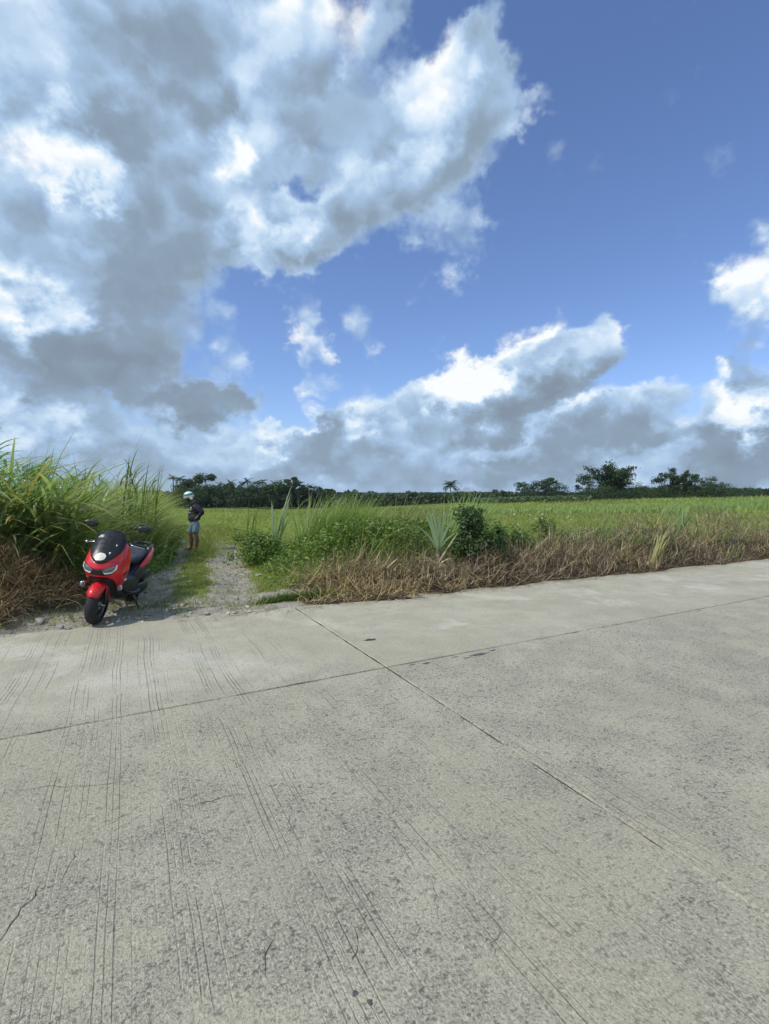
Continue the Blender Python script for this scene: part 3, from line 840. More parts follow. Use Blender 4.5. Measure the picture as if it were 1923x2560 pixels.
def weeds():
    rng = np.random.default_rng(14)
    def dens(x, y):
        r, t, e, pd = masks(x, y)
        return ss(.95, 1.5, pd) * ss(1.1, 1.8, e + (fbm(x, y, .9, 61) - .5) * .9) * (1 - ss(4.0, 6.2, e)) * (1 - .75 * ss(2.6, 4.6, x)) * (.35 + .9 * (fbm(x, y, .8, 72) > .47))
    x, y = scatter(150000, -7, 16, 7.5, 17, dens, rng)
    n = len(x)
    top = weedtop(x, y)
    cen = on_ground(x, y); cen[:, 2] += top * rng.random(n) ** .4
    c = rndcol(n, (.085, .15, .025), (.21, .30, .065), .2, rng)
    lt = vnoise(x, y, .7, 74)[:, None]; c = c * (.75 + .5 * lt)
    stuff('weed_leaves', [leaves(cen, rdir(n, .6, rng), rng.normal(size=(n, 3)), rng.uniform(.035, .10, n), rng.uniform(.025, .065, n), c)], M_WEED, 'leafy green weeds on the bank between the track and the field')
    def d2(x, y):
        r, t, e, pd = masks(x, y)
        return ss(.9, 1.4, pd) * np.maximum(ss(.9, 1.7, e), .5 * ss(.1, .4, e) * (fbm(x, y, 1.1, 76) > .52)) * (1 - ss(3.6, 6.0, e)) * np.clip(10 / y, .3, 1) * (.12 + .88 * ss(.42, .62, fbm(x, y, .55, 73))) * (1 - .55 * ss(2.5, 4.5, x))
    x, y = scatter(130000, -9, 24, 7.2, 26, d2, rng)
    n = len(x)
    top = weedtop(x, y) * (.5 + .8 * ss(.4, .7, fbm(x, y, .55, 73))) + .12
    base = on_ground(x, y, 0)
    c = rndcol(n, (.14, .21, .04), (.26, .32, .08), .16, rng)
    ol = rng.random(n) < .3; c[ol] = rndcol(int(ol.sum()), (.20, .19, .06), (.30, .27, .12), rng=rng)
    stuff('bank_grass', [blades(base, top * rng.uniform(.7, 1.35, n), waz(n, 1.1, rng), rng.uniform(.05, .7, n), rng.uniform(.3, 1.7, n), rng.uniform(.007, .016, n) * np.clip(y / 9, 1, 2.2), c, 4, .6)], M_GRASS, 'long green grass growing through the weeds on the bank')
weeds()

# ------------------------------------------------------------------ short grass of the track and verge
def verge():
    rng = np.random.default_rng(15)
    def dens(x, y):
        r, t, e, pd = masks(x, y)
        nz = fbm(x, y, 1.3, 21); n2 = fbm(x, y, 3.0, 80)
        apron = (1 - ss(.7, 1.7, e + (nz - .5) * 1.2)) * ss(-3.3, -2.5, pd) * (1 - ss(1.3, 2.1, pd))
        rut = ruts(pd + (nz - .5) * .4) * (1 - .7 * ss(12, 19, y))
        bare = np.maximum(apron * .85, rut)
        d = (1 - bare) * (.12 + .95 * ss(.40, .58, n2)) + .40 * ss(.53, .64, n2) * (e < 1.6) + .06
        return d * ss(.0, .12, e) * (1 - ss(1.6, 2.2, np.abs(pd + .2))) * np.clip(9 / y, .25, 1)
    x, y = scatter(420000, -12, 1.0, 5, 26, dens, rng)
    n = len(x); r, t, e, pd = masks(x, y)
    base = on_ground(x, y, -.005)
    H = rng.uniform(.03, .14, n) * (1 + .5 * ss(9, 15, y)) * (.7 + .8 * fbm(x, y, 1.6, 81))
    c = rndcol(n, (.16, .23, .04), (.28, .33, .07), .16, rng)
    dry = rng.random(n) < np.clip(.20 + .45 * (1 - ss(.3, 1.6, e)) * ss(-.5, 1.5, pd), 0, .9)
    c[dry] = rndcol(int(dry.sum()), (.30, .24, .10), (.44, .36, .18), rng=rng)
    stuff('verge_grass', [blades(base, H, waz(n, 1.8, rng), rng.uniform(.1, .9, n), rng.uniform(.1, 1.1, n), rng.uniform(.004, .009, n) * np.clip(y / 8, 1, 2.5), c, 3, .6)], M_GRASS, 'short patchy green and straw coloured grass on the track and verge')
verge()

def edge_tuft():
    rng = np.random.default_rng(16)
    n = 2600
    c0 = G(752, 1506)
    x = c0.x + rng.normal(0, .26, n) * RD.x * 1.0 + rng.normal(0, .05, n); y = c0.y + rng.normal(0, .26, n) * RD.y + rng.normal(.04, .07, n)
    u = rng.normal(0, .30, n); v = np.abs(rng.normal(0, .08, n))
    x = c0.x + RD.x * u + RN.x * v; y = c0.y + RD.y * u + RN.y * v
    root = empty('roadside_tuft', (c0.x, c0.y, tz(c0.x, c0.y)))
    tag(root, 'bright green tuft of low grass on the road edge between track and dead brush', 'grass tuft')
    b = on_ground(x, y); b -= np.array(root.location)
    V, T, C = blades(b, rng.uniform(.05, .16, n), rng.uniform(0, 6.28, n), rng.uniform(.1, 1.0, n), rng.uniform(.2, 1.0, n), rng.uniform(.006, .012, n), rndcol(n, (.07, .13, .025), (.14, .22, .05), rng=rng), 3, .5)
    link('grass_blades', arrays_mesh('grass_blades', V, T, C), M_GRASS, root)
edge_tuft()

# ------------------------------------------------------------------ the field
def field():
    rng = np.random.default_rng(17)
    n = 150000
    th = rng.uniform(-.80, .80, n); d = 11 * (100 / 11) ** rng.random(n)
    x = np.sin(th) * d * 1.05; y = np.cos(th) * d
    r, t, e, pd = masks(x, y)
    keep = (e > 3.2) & ((pd > 1.2) | (y > 26)) & ~((pd < -1) & (y < 26))
    x, y = x[keep], y[keep]; n = len(x); d = np.hypot(x, y)
    base = on_ground(x, y, -.02)
    H = rng.uniform(.10, .30, n) * (.5 + .9 * fbm(x, y, .25, 90)) * (1 + .8 * ss(40, 100, d)) * (1 + .5 * ss(10, 40, x) * ss(25, 45, y))
    c = rndcol(n, (.19, .26, .04), (.30, .355, .08), .12, rng)
    big = fbm(x, y, .09, 91)[:, None]; c = c * (.72 + .56 * ss(.25, .75, big)) * np.array([1.0, .97, 1.05])
    yel = rng.random(n) < .25 * ss(.4, .6, fbm(x, y, .12, 92)) + .06; c[yel] = rndcol(int(yel.sum()), (.25, .25, .08), (.33, .31, .13), rng=rng)
    stuff('field_grass', [blades(base, H, waz(n, 1.6, rng), rng.uniform(.2, 1.0, n), rng.uniform(.3, 1.3, n), .008 * np.clip(d / 8, 1, 14), c, 3, .5)], M_GRASS, 'bright green grass covering the open field')
    # taller pale crop strip closing the field on the right
    n = 26000
    x = rng.uniform(8, 78, n); y = 46 - .10 * (x - 8) + rng.normal(0, 3.2, n) - 9 * ss(35, 75, x)
    base = on_ground(x, y, -.02)
    H = (.45 + .75 * ss(22, 46, x)) * rng.uniform(.7, 1.15, n) * (.75 + .5 * fbm(x, y, .35, 93))
    c = rndcol(n, (.18, .27, .06), (.30, .38, .12), .12, rng)
    stuff('tall_field_crop', [blades(base, H, waz(n, 1.0, rng), rng.uniform(0, .35, n), rng.uniform(.2, 1.1, n), rng.uniform(.05, .09, n), c, 4, .55)], M_GRASS, 'pale green taller crop along the far right edge of the field')
field()

# ------------------------------------------------------------------ single plants on the bank
def young_cane():
    Y = 8.25
    c = AT(1094, 1420, Y)
    z = tz(c.x, c.y)
    root = empty('sugarcane_plant', (c.x, c.y, z))
    tag(root, 'young blue green sugarcane plant with dry yellow leaves standing in the dead brush', 'sugarcane')
    rng = np.random.default_rng(30)
    stalkm = simple('cane_stalk', (.20, .15, .13), .6, var=.3, scale=14)
    Ht = AT(1090, 1283, Y).z - z
    # jointed stalk
    bm = bmesh.new(); rings = []
    for i in range(9):
        f = i / 8; rr = .026 * (1 - .35 * f) * (1.14 if i % 2 == 0 else 1)
        rings.append([bm.verts.new((math.cos(a) * rr + .02 * f, math.sin(a) * rr, f * Ht * .48 - .03)) for a in np.linspace(0, 2 * math.pi, 9)[:-1]])
    for a, b in zip(rings[:-1], rings[1:]):
        for i in range(8): bm.faces.new((a[i], a[(i + 1) % 8], b[(i + 1) % 8], b[i]))
    bm.faces.new(rings[-1])
    me = bpy.data.meshes.new('stalk'); bm.to_mesh(me); bm.free()
    link('stalk', me, stalkm, root)
    # heading (pi = left), lean, curl, length, width
    fresh = [(0.1, .02, .06, .64, .08), (3.1, .08, .12, .66, .08), (3.0, .17, .30, .62, .07), (.2, .13, .25, .62, .075), (0, .24, .42, .55, .065), (2.9, .03, .08, .62, .075),
             (3.2, .32, .8, .56, .05), (4.6, .2, .4, .5, .06), (.1, .38, .8, .42, .045), (3.14, .12, .2, .70, .07)]
    for (az, le, cu, L, w) in fresh:
        V, T, C = blades(np.array([[.01, 0, Ht * rng.uniform(.36, .46)]]), L * Ht / .95, az, le, cu, w, rndcol(1, (.24, .33, .17), (.35, .44, .25), .1, rng), 8, .5, twist=1.35 + rng.uniform(-.4, .4), basew=.55)
        link('leaf', arrays_mesh('leaf', V, T, C), M_CANE, root)
    dry = [(3.1, 1.0, .3, .62, .04), (3.0, .95, .7, .5, .035), (.15, .55, .1, .62, .034), (3.2, 1.2, .4, .45, .035), (.0, .35, 1.5, .35, .032), (3.0, .5, 1.8, .4, .035), (3.3, 1.35, .15, .66, .03), (5.0, .9, .9, .4, .035)]
    for (az, le, cu, L, w) in dry:
        V, T, C = blades(np.array([[.01, -.02, Ht * rng.uniform(.12, .26)]]), L, az, le, cu, w, rndcol(1, (.55, .47, .28), (.68, .60, .40), .08, rng), 6, .45, twist=1.2, basew=.7)
        o = link('dry_leaf', arrays_mesh('dry_leaf', V, T, C), M_CANE, root)
        o['label'] = 'dry straw yellow leaf'
young_cane()

def grass_clump(name, px, top, Y, wpx, n, ca, cb, label, cat, group, seed, mat=None, w=(.012, .026), lean=(.05, .5), curl=(.2, .9), part='grass_blades', spread=.8, hmin=.45):
    rng = np.random.default_rng(seed)
    c = AT(px, 1300, Y); z = tz(c.x, c.y)
    root = empty(name, (c.x, c.y, z))
    tag(root, label, cat, group)
    Ht = AT(px, top, Y).z - z
    rad = wpx / F * Y / 2
    a = rng.uniform(0, 6.28, n); q = np.sqrt(rng.random(n)) * rad
    b = np.stack([np.cos(a) * q, np.sin(a) * q * .7, np.zeros(n)], 1)
    b[:, 2] = terr(b[:, 0] + c.x, b[:, 1] + c.y) - z
    V, T, C = blades(b, Ht * 1.08 * rng.uniform(hmin, 1.05, n), waz(n, spread, rng), rng.uniform(*lean, n), rng.uniform(*curl, n), rng.uniform(*w, n), rndcol(n, ca, cb, .14, rng), 5, .5)
    link(part, arrays_mesh(part, V, T, C), mat or M_GRASS, root)
    return root, rad, Ht, rng
GC = 'tall grass clumps on the bank'
grass_clump('grass_clump', 815, 1222, 10.6, 150, 1500, (.19, .28, .07), (.36, .43, .16), 'big wind bent grass clump on the bank between track and dark bush', 'grass clump', GC, 31)
grass_clump('grass_clump', 1145, 1216, 10.5, 90, 420, (.21, .30, .09), (.38, .46, .19), 'pale tall grass clump standing behind the dark bush and the young sugarcane', 'grass clump', GC, 32, lean=(.05, .4))
grass_clump('grass_clump', 1010, 1235, 11.5, 90, 320, (.13, .18, .05), (.25, .27, .10), 'thin grass clump just left of the young sugarcane', 'grass clump', GC, 33, hmin=.5)
grass_clump('grass_clump', 915, 1262, 10.8, 110, 460, (.12, .18, .045), (.21, .26, .08), 'short grass clump between the big wind bent clump and the young sugarcane', 'grass clump', GC, 35)
grass_clump('cane_shoot', 688, 1214, 13.5, 22, 16, (.24, .31, .20), (.36, .42, .28), 'pale whitish green cane shoot standing out against the dark trees right of the rider', 'cane shoot', None, 34, M_CANE, (.05, .085), (.0, .25), (.1, 1.0), 'leaf_fan', .9, .6)
grass_clump('cane_shoot', 628, 1240, 13.0, 40, 8, (.10, .15, .05), (.17, .21, .07), 'thin upright cane shoots between the rider and the pale cane shoot', 'cane shoot', None, 36, M_CANE, (.02, .035), (.0, .2), (.0, .5), 'leaf_fan', 1.5, .6)
grass_clump('yellow_cane_tuft', 1632, 1312, 10.2, 30, 30, (.36, .35, .14), (.48, .44, .20), 'yellow green cane tuft leaning right in the dead brush', 'cane tuft', 'cane tufts on the right bank', 37, M_CANE, (.02, .04), (.1, .5), (.0, .6), 'leaf_fan', .5, .6)
grass_clump('yellow_cane_tuft', 1570, 1338, 10.2, 60, 46, (.34, .28, .10), (.46, .38, .18), 'dry straw coloured cane tuft lying left of the yellow green tuft', 'cane tuft', 'cane tufts on the right bank', 38, M_CANE, (.015, .03), (.4, 1.1), (.3, .9), 'leaf_fan', 2.2, .5)
grass_clump('green_cane_tuft', 1702, 1252, 13.5, 34, 24, (.19, .28, .10), (.30, .38, .17), 'fresh pale green cane tuft at the back of the right bank', 'cane tuft', 'cane tufts on the right bank', 39, M_CANE, (.045, .07), (.0, .35), (.1, .7), 'leaf_fan', 1.4, .55)
grass_clump('yellow_cane_tuft', 1765, 1282, 12.5, 90, 46, (.38, .33, .13), (.50, .43, .22), 'yellow drying cane tuft behind the dead brush near the right edge', 'cane tuft', 'cane tufts on the right bank', 40, M_CANE, (.02, .036), (.2, .8), (.4, 1.1), 'leaf_fan', 1.2, .5)
grass_clump('grass_clump', 1475, 1318, 11.8, 190, 420, (.10, .17, .04), (.19, .25, .07), 'green grass clump rising behind the dead brush below the tall far tree', 'grass clump', GC, 41)

def leafy_bush(name, px, top, Y, wpx, n, ca, cb, label, seed, ls=(.04, .085), flat=.75, group=None, flowers=0):
    rng = np.random.default_rng(seed)
    c = AT(px, 1300, Y); z = tz(c.x, c.y)
    root = empty(name, (c.x, c.y, z)); tag(root, label, 'bush', group)
    Ht = AT(px, top, Y).z - z; rad = wpx / F * Y / 2
    P, D = [], []
    nb = 26
    cen = np.stack([rng.normal(0, rad * .42, nb), rng.normal(0, rad * .35, nb), rng.uniform(.12, .88, nb) * Ht], 1)
    cen[:, 0] *= 1.25 - .75 * (cen[:, 2] / Ht); cen[:, 1] *= 1.25 - .75 * (cen[:, 2] / Ht)
    rb = rad * rng.uniform(.22, .42, nb)
    i = rng.integers(0, nb, n)
    v = rng.normal(size=(n, 3)); v /= np.linalg.norm(v, axis=1, keepdims=True)
    p = cen[i] + v * rb[i][:, None] * rng.random((n, 1)) ** .45
    p[:, 2] = np.abs(p[:, 2])
    V, T, C = leaves(p, v + rdir(n, .3, rng) * .7, rng.normal(size=(n, 3)), rng.uniform(*ls, n), rng.uniform(*ls, n) * .62, rndcol(n, ca, cb, .2, rng))
    link('foliage', arrays_mesh('foliage', V, T, C), M_WEED, root)
    m = nb
    V, Fs = [], []
    for q in cen:
        b0 = Vector((q[0] * .1, q[1] * .1, -.03)); b1 = Vector(q); k0 = len(V)
        for j, (pp, rr) in enumerate(((b0, .012), (b0.lerp(b1, .55) + Vector((0, 0, .05)), .008), (b1, .003))):
            for a in (0, 2.09, 4.19): V.append((pp.x + math.cos(a) * rr, pp.y + math.sin(a) * rr, pp.z))
        for j in range(2):
            for a in range(3):
                Fs.append((k0 + j * 3 + a, k0 + j * 3 + (a + 1) % 3, k0 + j * 3 + 3 + (a + 1) % 3, k0 + j * 3 + 3 + a))
    link('stems', pymesh('stems', V, Fs), M_BARK, root)
    if flowers:
        fm = simple('flower_white', (.75, .75, .70), .7, var=.05)
        V, T, C = leaves(np.stack([rng.normal(0, rad * .6, flowers), rng.normal(0, rad * .5, flowers), Ht * rng.uniform(.7, 1.25, flowers)], 1), rdir(flowers, 1, rng), rng.normal(size=(flowers, 3)), .035, .03, (.8, .8, .75))
        link('flowers', arrays_mesh('flowers', V, T), fm, root)['kind'] = 'stuff'
leafy_bush('dark_bush', 1192, 1266, 9.2, 165, 4600, (.028, .06, .016), (.085, .145, .036), 'dense dark green bush behind the young sugarcane', 51)
leafy_bush('low_shrub', 1290, 1335, 10.4, 110, 1300, (.035, .075, .015), (.10, .16, .035), 'low green shrub at the field edge right of the dark bush', 52)
leafy_bush('flowering_weed', 1368, 1290, 12.0, 120, 900, (.06, .105, .025), (.14, .19, .05), 'bushy weed with tiny white flowers above the dead brush', 53, flowers=46)
leafy_bush('low_shrub', 650, 1330, 10.6, 190, 2400, (.07, .14, .022), (.18, .27, .055), 'broad leafy green shrub on the right side of the track', 54)
leafy_bush('low_shrub', 905, 1350, 9.6, 210, 2000, (.07, .14, .022), (.18, .26, .05), 'bright leafy shrub right behind the dead brush, left of the young sugarcane', 55)
leafy_bush('low_shrub', 405, 1318, 12.2, 100, 1500, (.08, .14, .03), (.18, .25, .06), 'leafy shrub on the left bank behind the scooter seat', 56)
leafy_bush('low_shrub', 1660, 1352, 11.4, 90, 420, (.05, .09, .02), (.12, .17, .04), 'small green shrub half hidden in the dead brush at right', 57)

# ------------------------------------------------------------------ stones
STONE = simple('stone', (.34, .325, .29), .9, spec=.15, var=.25, scale=12, bump=.5)
def stone_mesh(seed, name='stone'):
    rg = np.random.default_rng(seed)
    bm = bmesh.new(); bmesh.ops.create_icosphere(bm, subdivisions=2, radius=1)
    sc = rg.uniform(.65, 1.2, 3); sc[2] *= .7
    k = rg.normal(size=(5, 3)); k /= np.linalg.norm(k, axis=1, keepdims=True)
    for v in bm.verts:
        p = np.array(v.co)
        for q in k:
            dd = p @ q
            if dd > .62: p = p - q * (dd - .62) * .85
        v.co = Vector(p * sc * (1 + rg.normal() * .035))
    me = bpy.data.meshes.new(name); bm.to_mesh(me); bm.free()
    return me
stones = [stone_mesh(s) for s in range(5)]
SL = [(870, 1442, .075, 'pale angular stone beside the dry tussock at the track mouth'), (838, 1452, .085, 'largest grey stone of the three at the right of the track mouth'), (856, 1456, .055, 'small dark stone between the two bigger stones at the track mouth'),
      (592, 1496, .055, 'light stone lying in the middle of the track mouth'), (455, 1522, .04, 'grey stone on the pale sand in front of the scooter rear'), (515, 1538, .05, 'dark stone at the road edge among the grass'),
      (252, 1572, .045, 'pale round stone on the road edge by the front tyre'), (322, 1551, .03, 'small yellowish stone right of the front tyre'), (458, 1448, .055, 'white stone on the left rut of the track'),
      (100, 1567, .06, 'flat grey stone on the sand left of the front tyre'), (543, 1367, .07, 'white stone on the track behind the rider'), (648, 1443, .06, 'grey stone on the gravel in the right rut'), (557, 1484, .035, 'brownish stone on the gravel left of the light stone'),
      (420, 1529, .035, 'dark stone on the sand at the road edge right of the scooter'), (150, 1573, .04, 'small stone at the road edge below the dry grass heap'), (620, 1406, .05, 'pale stone at the right side of the track')]
for i, (px, py, s, lab) in enumerate(SL):
    p = G(px, py); z = tz(p.x, p.y)
    o = link('stone', stones[i % 5], STONE, None, (p.x, p.y, z + s * .25))
    o.scale = (s, s, s); o.rotation_euler = (0, 0, i * 1.3)
    tag(o, lab, 'stone', 'stones lying on the track')

def gravel():
    rng = np.random.default_rng(18)
    def dens(x, y):
        r, t, e, pd = masks(x, y)
        nz = fbm(x, y, 1.3, 21)
        apron = (1 - ss(.9, 1.9, e + (nz - .5) * 1.2)) * ss(-3.0, -2.2, pd) * (1 - ss(1.6, 2.4, pd))
        rut = ruts(pd + (nz - .5) * .4)
        return np.maximum(apron, rut) * (e > -.03) * (fbm(x, y, 2.0, 85) > .42)
    x, y = scatter(26000, -9, 1.0, 5, 18, dens, rng)
    n = len(x)
    s = rng.lognormal(-4.35, .6, n).clip(.005, .05)
    b = np.array([(1, 0, -.1), (-.5, .8, -.2), (-.6, -.75, -.1), (.1, .15, .7), (.5, .7, .3), (-.2, -.8, .45)])
    tri = np.array([(0, 4, 3), (4, 1, 3), (1, 2, 3), (2, 5, 3), (5, 0, 3), (0, 1, 4), (0, 2, 1), (0, 5, 2)])
    a = rng.uniform(0, 6.28, n); ca, sa = np.cos(a), np.sin(a)
    B = b[None] * (1 + rng.normal(0, .2, (n, 6, 3)))
    V = np.stack([B[:, :, 0] * ca[:, None] - B[:, :, 1] * sa[:, None], B[:, :, 0] * sa[:, None] + B[:, :, 1] * ca[:, None], B[:, :, 2] * .8], 2) * s[:, None, None]
    V += on_ground(x, y, .003)[:, None, :]
    T = (tri[None] + (np.arange(n) * 6)[:, None, None]).reshape(-1, 3)
    C = np.repeat(rndcol(n, (.19, .18, .16), (.42, .40, .36), .15, rng)[:, None], 6, 1).reshape(-1, 3)
    tag(link('gravel', arrays_mesh('gravel', V.reshape(-1, 3), T, C), leafmat('gravel_stone', 0, .9, .15)), 'loose grey gravel on the sandy track', kind='stuff')
gravel()

# ------------------------------------------------------------------ trees beyond the field
def tube(V, Fs, pts, rad, n=6):
    k0 = len(V)
    for i, (p, r) in enumerate(zip(pts, rad)):
        d = (pts[min(i + 1, len(pts) - 1)] - pts[max(i - 1, 0)]).normalized()
        a = d.orthogonal().normalized(); b = d.cross(a)
        for j in range(n):
            t = 2 * math.pi * j / n
            V.append(tuple(p + (a * math.cos(t) + b * math.sin(t)) * r))
    for i in range(len(pts) - 1):
        for j in range(n):
            Fs.append((k0 + i * n + j, k0 + i * n + (j + 1) % n, k0 + (i + 1) * n + (j + 1) % n, k0 + (i + 1) * n + j))
    Fs.append(tuple(k0 + (len(pts) - 1) * n + j for j in range(n)))

def place(px, Y):
    d = ray(px, 1245); x = d.x / d.y * Y
    return x, tz(x, Y)

TG = {'L': 'trees and palms beyond the track', 'M': 'trees in the middle distance', 'R': 'trees behind the right of the field'}

def broadleaf(px, top, Y, wpx, label, grp, seed, shape='round', n=3200, ca=(.024, .048, .020), cb=(.062, .108, .036), base=.12, leaf=(.42, .85), name='broadleaf_tree'):
    rng = np.random.default_rng(seed)
    x, z = place(px, Y)
    H = AT(px, top, Y).z - z; W = wpx / F * Y
    root = empty(name, (x, Y, z)); tag(root, label, 'tree', TG[grp])
    nb = 34 if grp != 'L' else 24
    tt = rng.uniform(base if grp == 'L' else .03, .93, nb)
    prof = {'round': lambda t: np.sqrt(np.clip(1 - ((t - .56) / .50) ** 2, 0, 1)), 'cone': lambda t: np.clip(1.05 - t, 0.05, 1) ** .75, 'tall': lambda t: .35 + .65 * np.sin(np.clip(t * 1.1, 0, 1) * 3.14) * (1 - .35 * t),
            'spread': lambda t: .45 + .55 * t}[shape](tt)
    if grp != 'L': prof = np.maximum(prof, .75 * (1 - tt))      # skirts of low growth
    a = rng.uniform(0, 6.28, nb); q = rng.random(nb) ** .6 * .5 * W * prof
    cen = np.stack([np.cos(a) * q, np.sin(a) * q, tt * H], 1)
    rb = W * rng.uniform(.06, .21, nb) * (.5 + .5 * prof)
    # trunk and limbs
    V, Fs = [], []
    lean = Vector((rng.normal(0, .05) * H, 0, 0))
    fork = Vector((lean.x * .4, 0, H * max(.28, base)))
    tube(V, Fs, [Vector((0, 0, -.3)), fork * .5, fork, Vector((lean.x, 0, H * .8))], [H * .028, H * .023, H * .018, H * .005])
    for c in cen[:14]:
        e = Vector(c); tube(V, Fs, [fork, fork.lerp(e, .5) + Vector((0, 0, .04 * H)), e], [H * .011, H * .007, H * .002], 4)
    link('trunk', pymesh('trunk', V, Fs), M_BARK, root)
    i = rng.integers(0, nb, n)
    v = rng.normal(size=(n, 3)); v /= np.linalg.norm(v, axis=1, keepdims=True)
    p = cen[i] + v * (rb[i] * rng.random(n) ** .4)[:, None] * np.array([1.15, 1.15, .8])
    p[:, 2] *= H / np.percentile(p[:, 2], 99.6); p[:, :2] *= W * .5 / np.percentile(np.abs(p[:, 0]), 97)
    p[:, 2] = np.maximum(p[:, 2], .1)
    s = H / 9.0
    V, T, C = leaves(p, v * .8 + rdir(n, .3, rng) * .7, rng.normal(size=(n, 3)), rng.uniform(*leaf, n) * s, rng.uniform(*leaf, n) * .6 * s, rndcol(n, ca, cb, .22, rng))
    link('crown', arrays_mesh('crown', V, T, C), M_TREE, root)

def palm(px, top, Y, label, grp, seed, wpx=26, nf=15):
    rng = np.random.default_rng(seed)
    x, z = place(px, Y)
    H = AT(px, top, Y).z - z
    root = empty('coconut_palm', (x, Y, z)); tag(root, label, 'palm', TG[grp])
    bend = rng.normal(0, .05) * H
    hub = Vector((bend, 0, H * .91))
    V, Fs = [], []
    tube(V, Fs, [Vector((0, 0, -.3)), Vector((bend * .15, 0, H * .28)), Vector((bend * .5, 0, H * .56)), hub], [.20, .15, .13, .11])
    link('trunk', pymesh('trunk', V, Fs), M_BARK, root)
    Lf = wpx / F * Y * .62
    parts = []
    for j in range(nf):
        az = j / nf * 6.283 + rng.normal(0, .2); el = rng.uniform(-.1, 1.35)
        K = 18
        t = np.linspace(.08, 1, K)
        ang = el - t * rng.uniform(1.0, 1.7)
        r_ = np.cumsum(np.cos(ang)) * Lf / K; zz = np.cumsum(np.sin(ang)) * Lf / K
        c = np.stack([hub.x + np.cos(az) * r_ + .12 * zz * 0, hub.y + np.sin(az) * r_, hub.z + zz], 1)
        c[:, 0] += .10 * Lf * t ** 2
        col = rndcol(1, (.032, .060, .028), (.08, .115, .045), .1, rng)
        w = Lf * .17 * np.sin(np.clip(t * 1.15, 0, 1) * 2.7) + .04
        sd = np.array([-np.sin(az), np.cos(az), 0])
        for s in (-1, 1):
            cc = c + sd * s * (w * .5)[:, None]; cc[:, 2] -= w * .25
            ax = sd * s * 1.0 + np.array([np.cos(az) * .5, np.sin(az) * .5, -.4])
            parts.append(leaves(cc, np.tile(np.array([0, 0, 1.0]) + sd * s * .4, (K, 1)), np.tile(ax, (K, 1)), w * 1.25, Lf / K * 1.3, np.repeat(col, K, 0)))
        parts.append(leaves(c, np.tile([0, 0, 1.0], (K, 1)), np.gradient(c, axis=0), Lf / K * 1.6, .07, np.repeat(col, K, 0)))
    V, T, C = join(parts)
    link('fronds', arrays_mesh('fronds', V, T, C), M_TREE, root)

def bamboo(px, top, Y, wpx, label, grp, seed, nc=16, droop=1.0, n=2600):
    rng = np.random.default_rng(seed)
    x, z = place(px, Y)
    H = AT(px, top, Y).z - z; W = wpx / F * Y
    root = empty('bamboo_clump', (x, Y, z)); tag(root, label, 'bamboo', TG[grp])
    V, Fs, pts = [], [], []
    for j in range(nc):
        az = rng.uniform(0, 6.28); out = W * .5 * rng.uniform(.1, 1.0); hh = H * (1.0 if j == 0 else rng.uniform(.42, .88))
        if j == 0: out *= .2
        b0 = Vector((rng.normal(0, W * .08), rng.normal(0, W * .08), -.2))
        P = [b0 + Vector((math.cos(az) * out * t ** 2.2, math.sin(az) * out * t ** 2.2, hh * (t - droop * .22 * t ** 4) / (1 - .22 * droop))) for t in np.linspace(0, 1, 7)]
        tube(V, Fs, P, [.06, .055, .05, .045, .035, .025, .01], 4)
        for t in np.linspace(.25, 1, 30):
            f = t * 6; i = min(int(f), 5); pts.append(P[i].lerp(P[i + 1], f - i))
    link('culms', pymesh('culms', V, Fs), M_BARK, root)
    pts = np.array([tuple(p) for p in pts])
    i = rng.integers(0, len(pts), n)
    p = pts[i] + rng.normal(0, 1, (n, 3)) * np.array([min(W * .06, .5), min(W * .06, .5), H * .03])
    p[:, 2] *= H / np.percentile(p[:, 2], 99.8); p[:, 2] = np.maximum(p[:, 2], .15)
    s = H / 9
    V, T, C = leaves(p, rdir(n, .4, rng), rng.normal(size=(n, 3)) + np.array([.5, 0, -.5]), rng.uniform(.45, .9, n) * s, rng.uniform(.2, .38, n) * s, rndcol(n, (.024, .048, .020), (.066, .108, .036), .2, rng))
    link('crown', arrays_mesh('crown', V, T, C), M_TREE, root)

# left group, seen past the rider
broadleaf(497, 1186, 118, 104, 'big round dark tree directly behind the rider', 'L', 101, n=4200)
broadleaf(545, 1212, 128, 66, 'rounded dark tree just right of the big tree behind the rider', 'L', 102)
broadleaf(600, 1222, 132, 80, 'broad low tree under the palms, left of the palm pair', 'L', 103)
broadleaf(655, 1228, 130, 90, 'low dark tree behind the pale cane shoot', 'L', 104)
broadleaf(728, 1193, 112, 66, 'tall domed dark tree with open crown right of the palm row', 'L', 105, shape='round', base=.3, n=3000)
broadleaf(765, 1222, 138, 90, 'broad dark tree at the right end of the palm row', 'L', 106, n=3000)
broadleaf(705, 1228, 126, 80, 'dark bushy tree at the foot of the tall domed tree', 'L', 107)
broadleaf(440, 1228, 112, 70, 'dark leafy tree partly hidden by the left cane bank', 'L', 108)
for i, (px, top, lab) in enumerate(((436, 1188, 'coconut palm left of the big round tree'), (452, 1190, 'coconut palm leaning against the left side of the big round tree'), (556, 1207, 'low coconut palm first to the right of the big round tree'),
        (581, 1200, 'coconut palm second to the right of the big round tree'), (606, 1206, 'coconut palm left of the tallest palm'), (627, 1196, 'tallest coconut palm in the middle of the palm row'), (643, 1203, 'coconut palm just right of the tallest palm'),
        (661, 1200, 'wide coconut palm between the tallest palm and the domed tree'), (685, 1206, 'coconut palm just left of the domed tree'), (748, 1206, 'coconut palm touching the right of the domed tree'), (772, 1211, 'coconut palm second right of the domed tree'), (786, 1216, 'low coconut palm third right of the domed tree'), (803, 1226, 'last small coconut palm at the right end of the row'))):
    palm(px, top, 116 + 5 * (i % 3), lab, 'L', 120 + i)
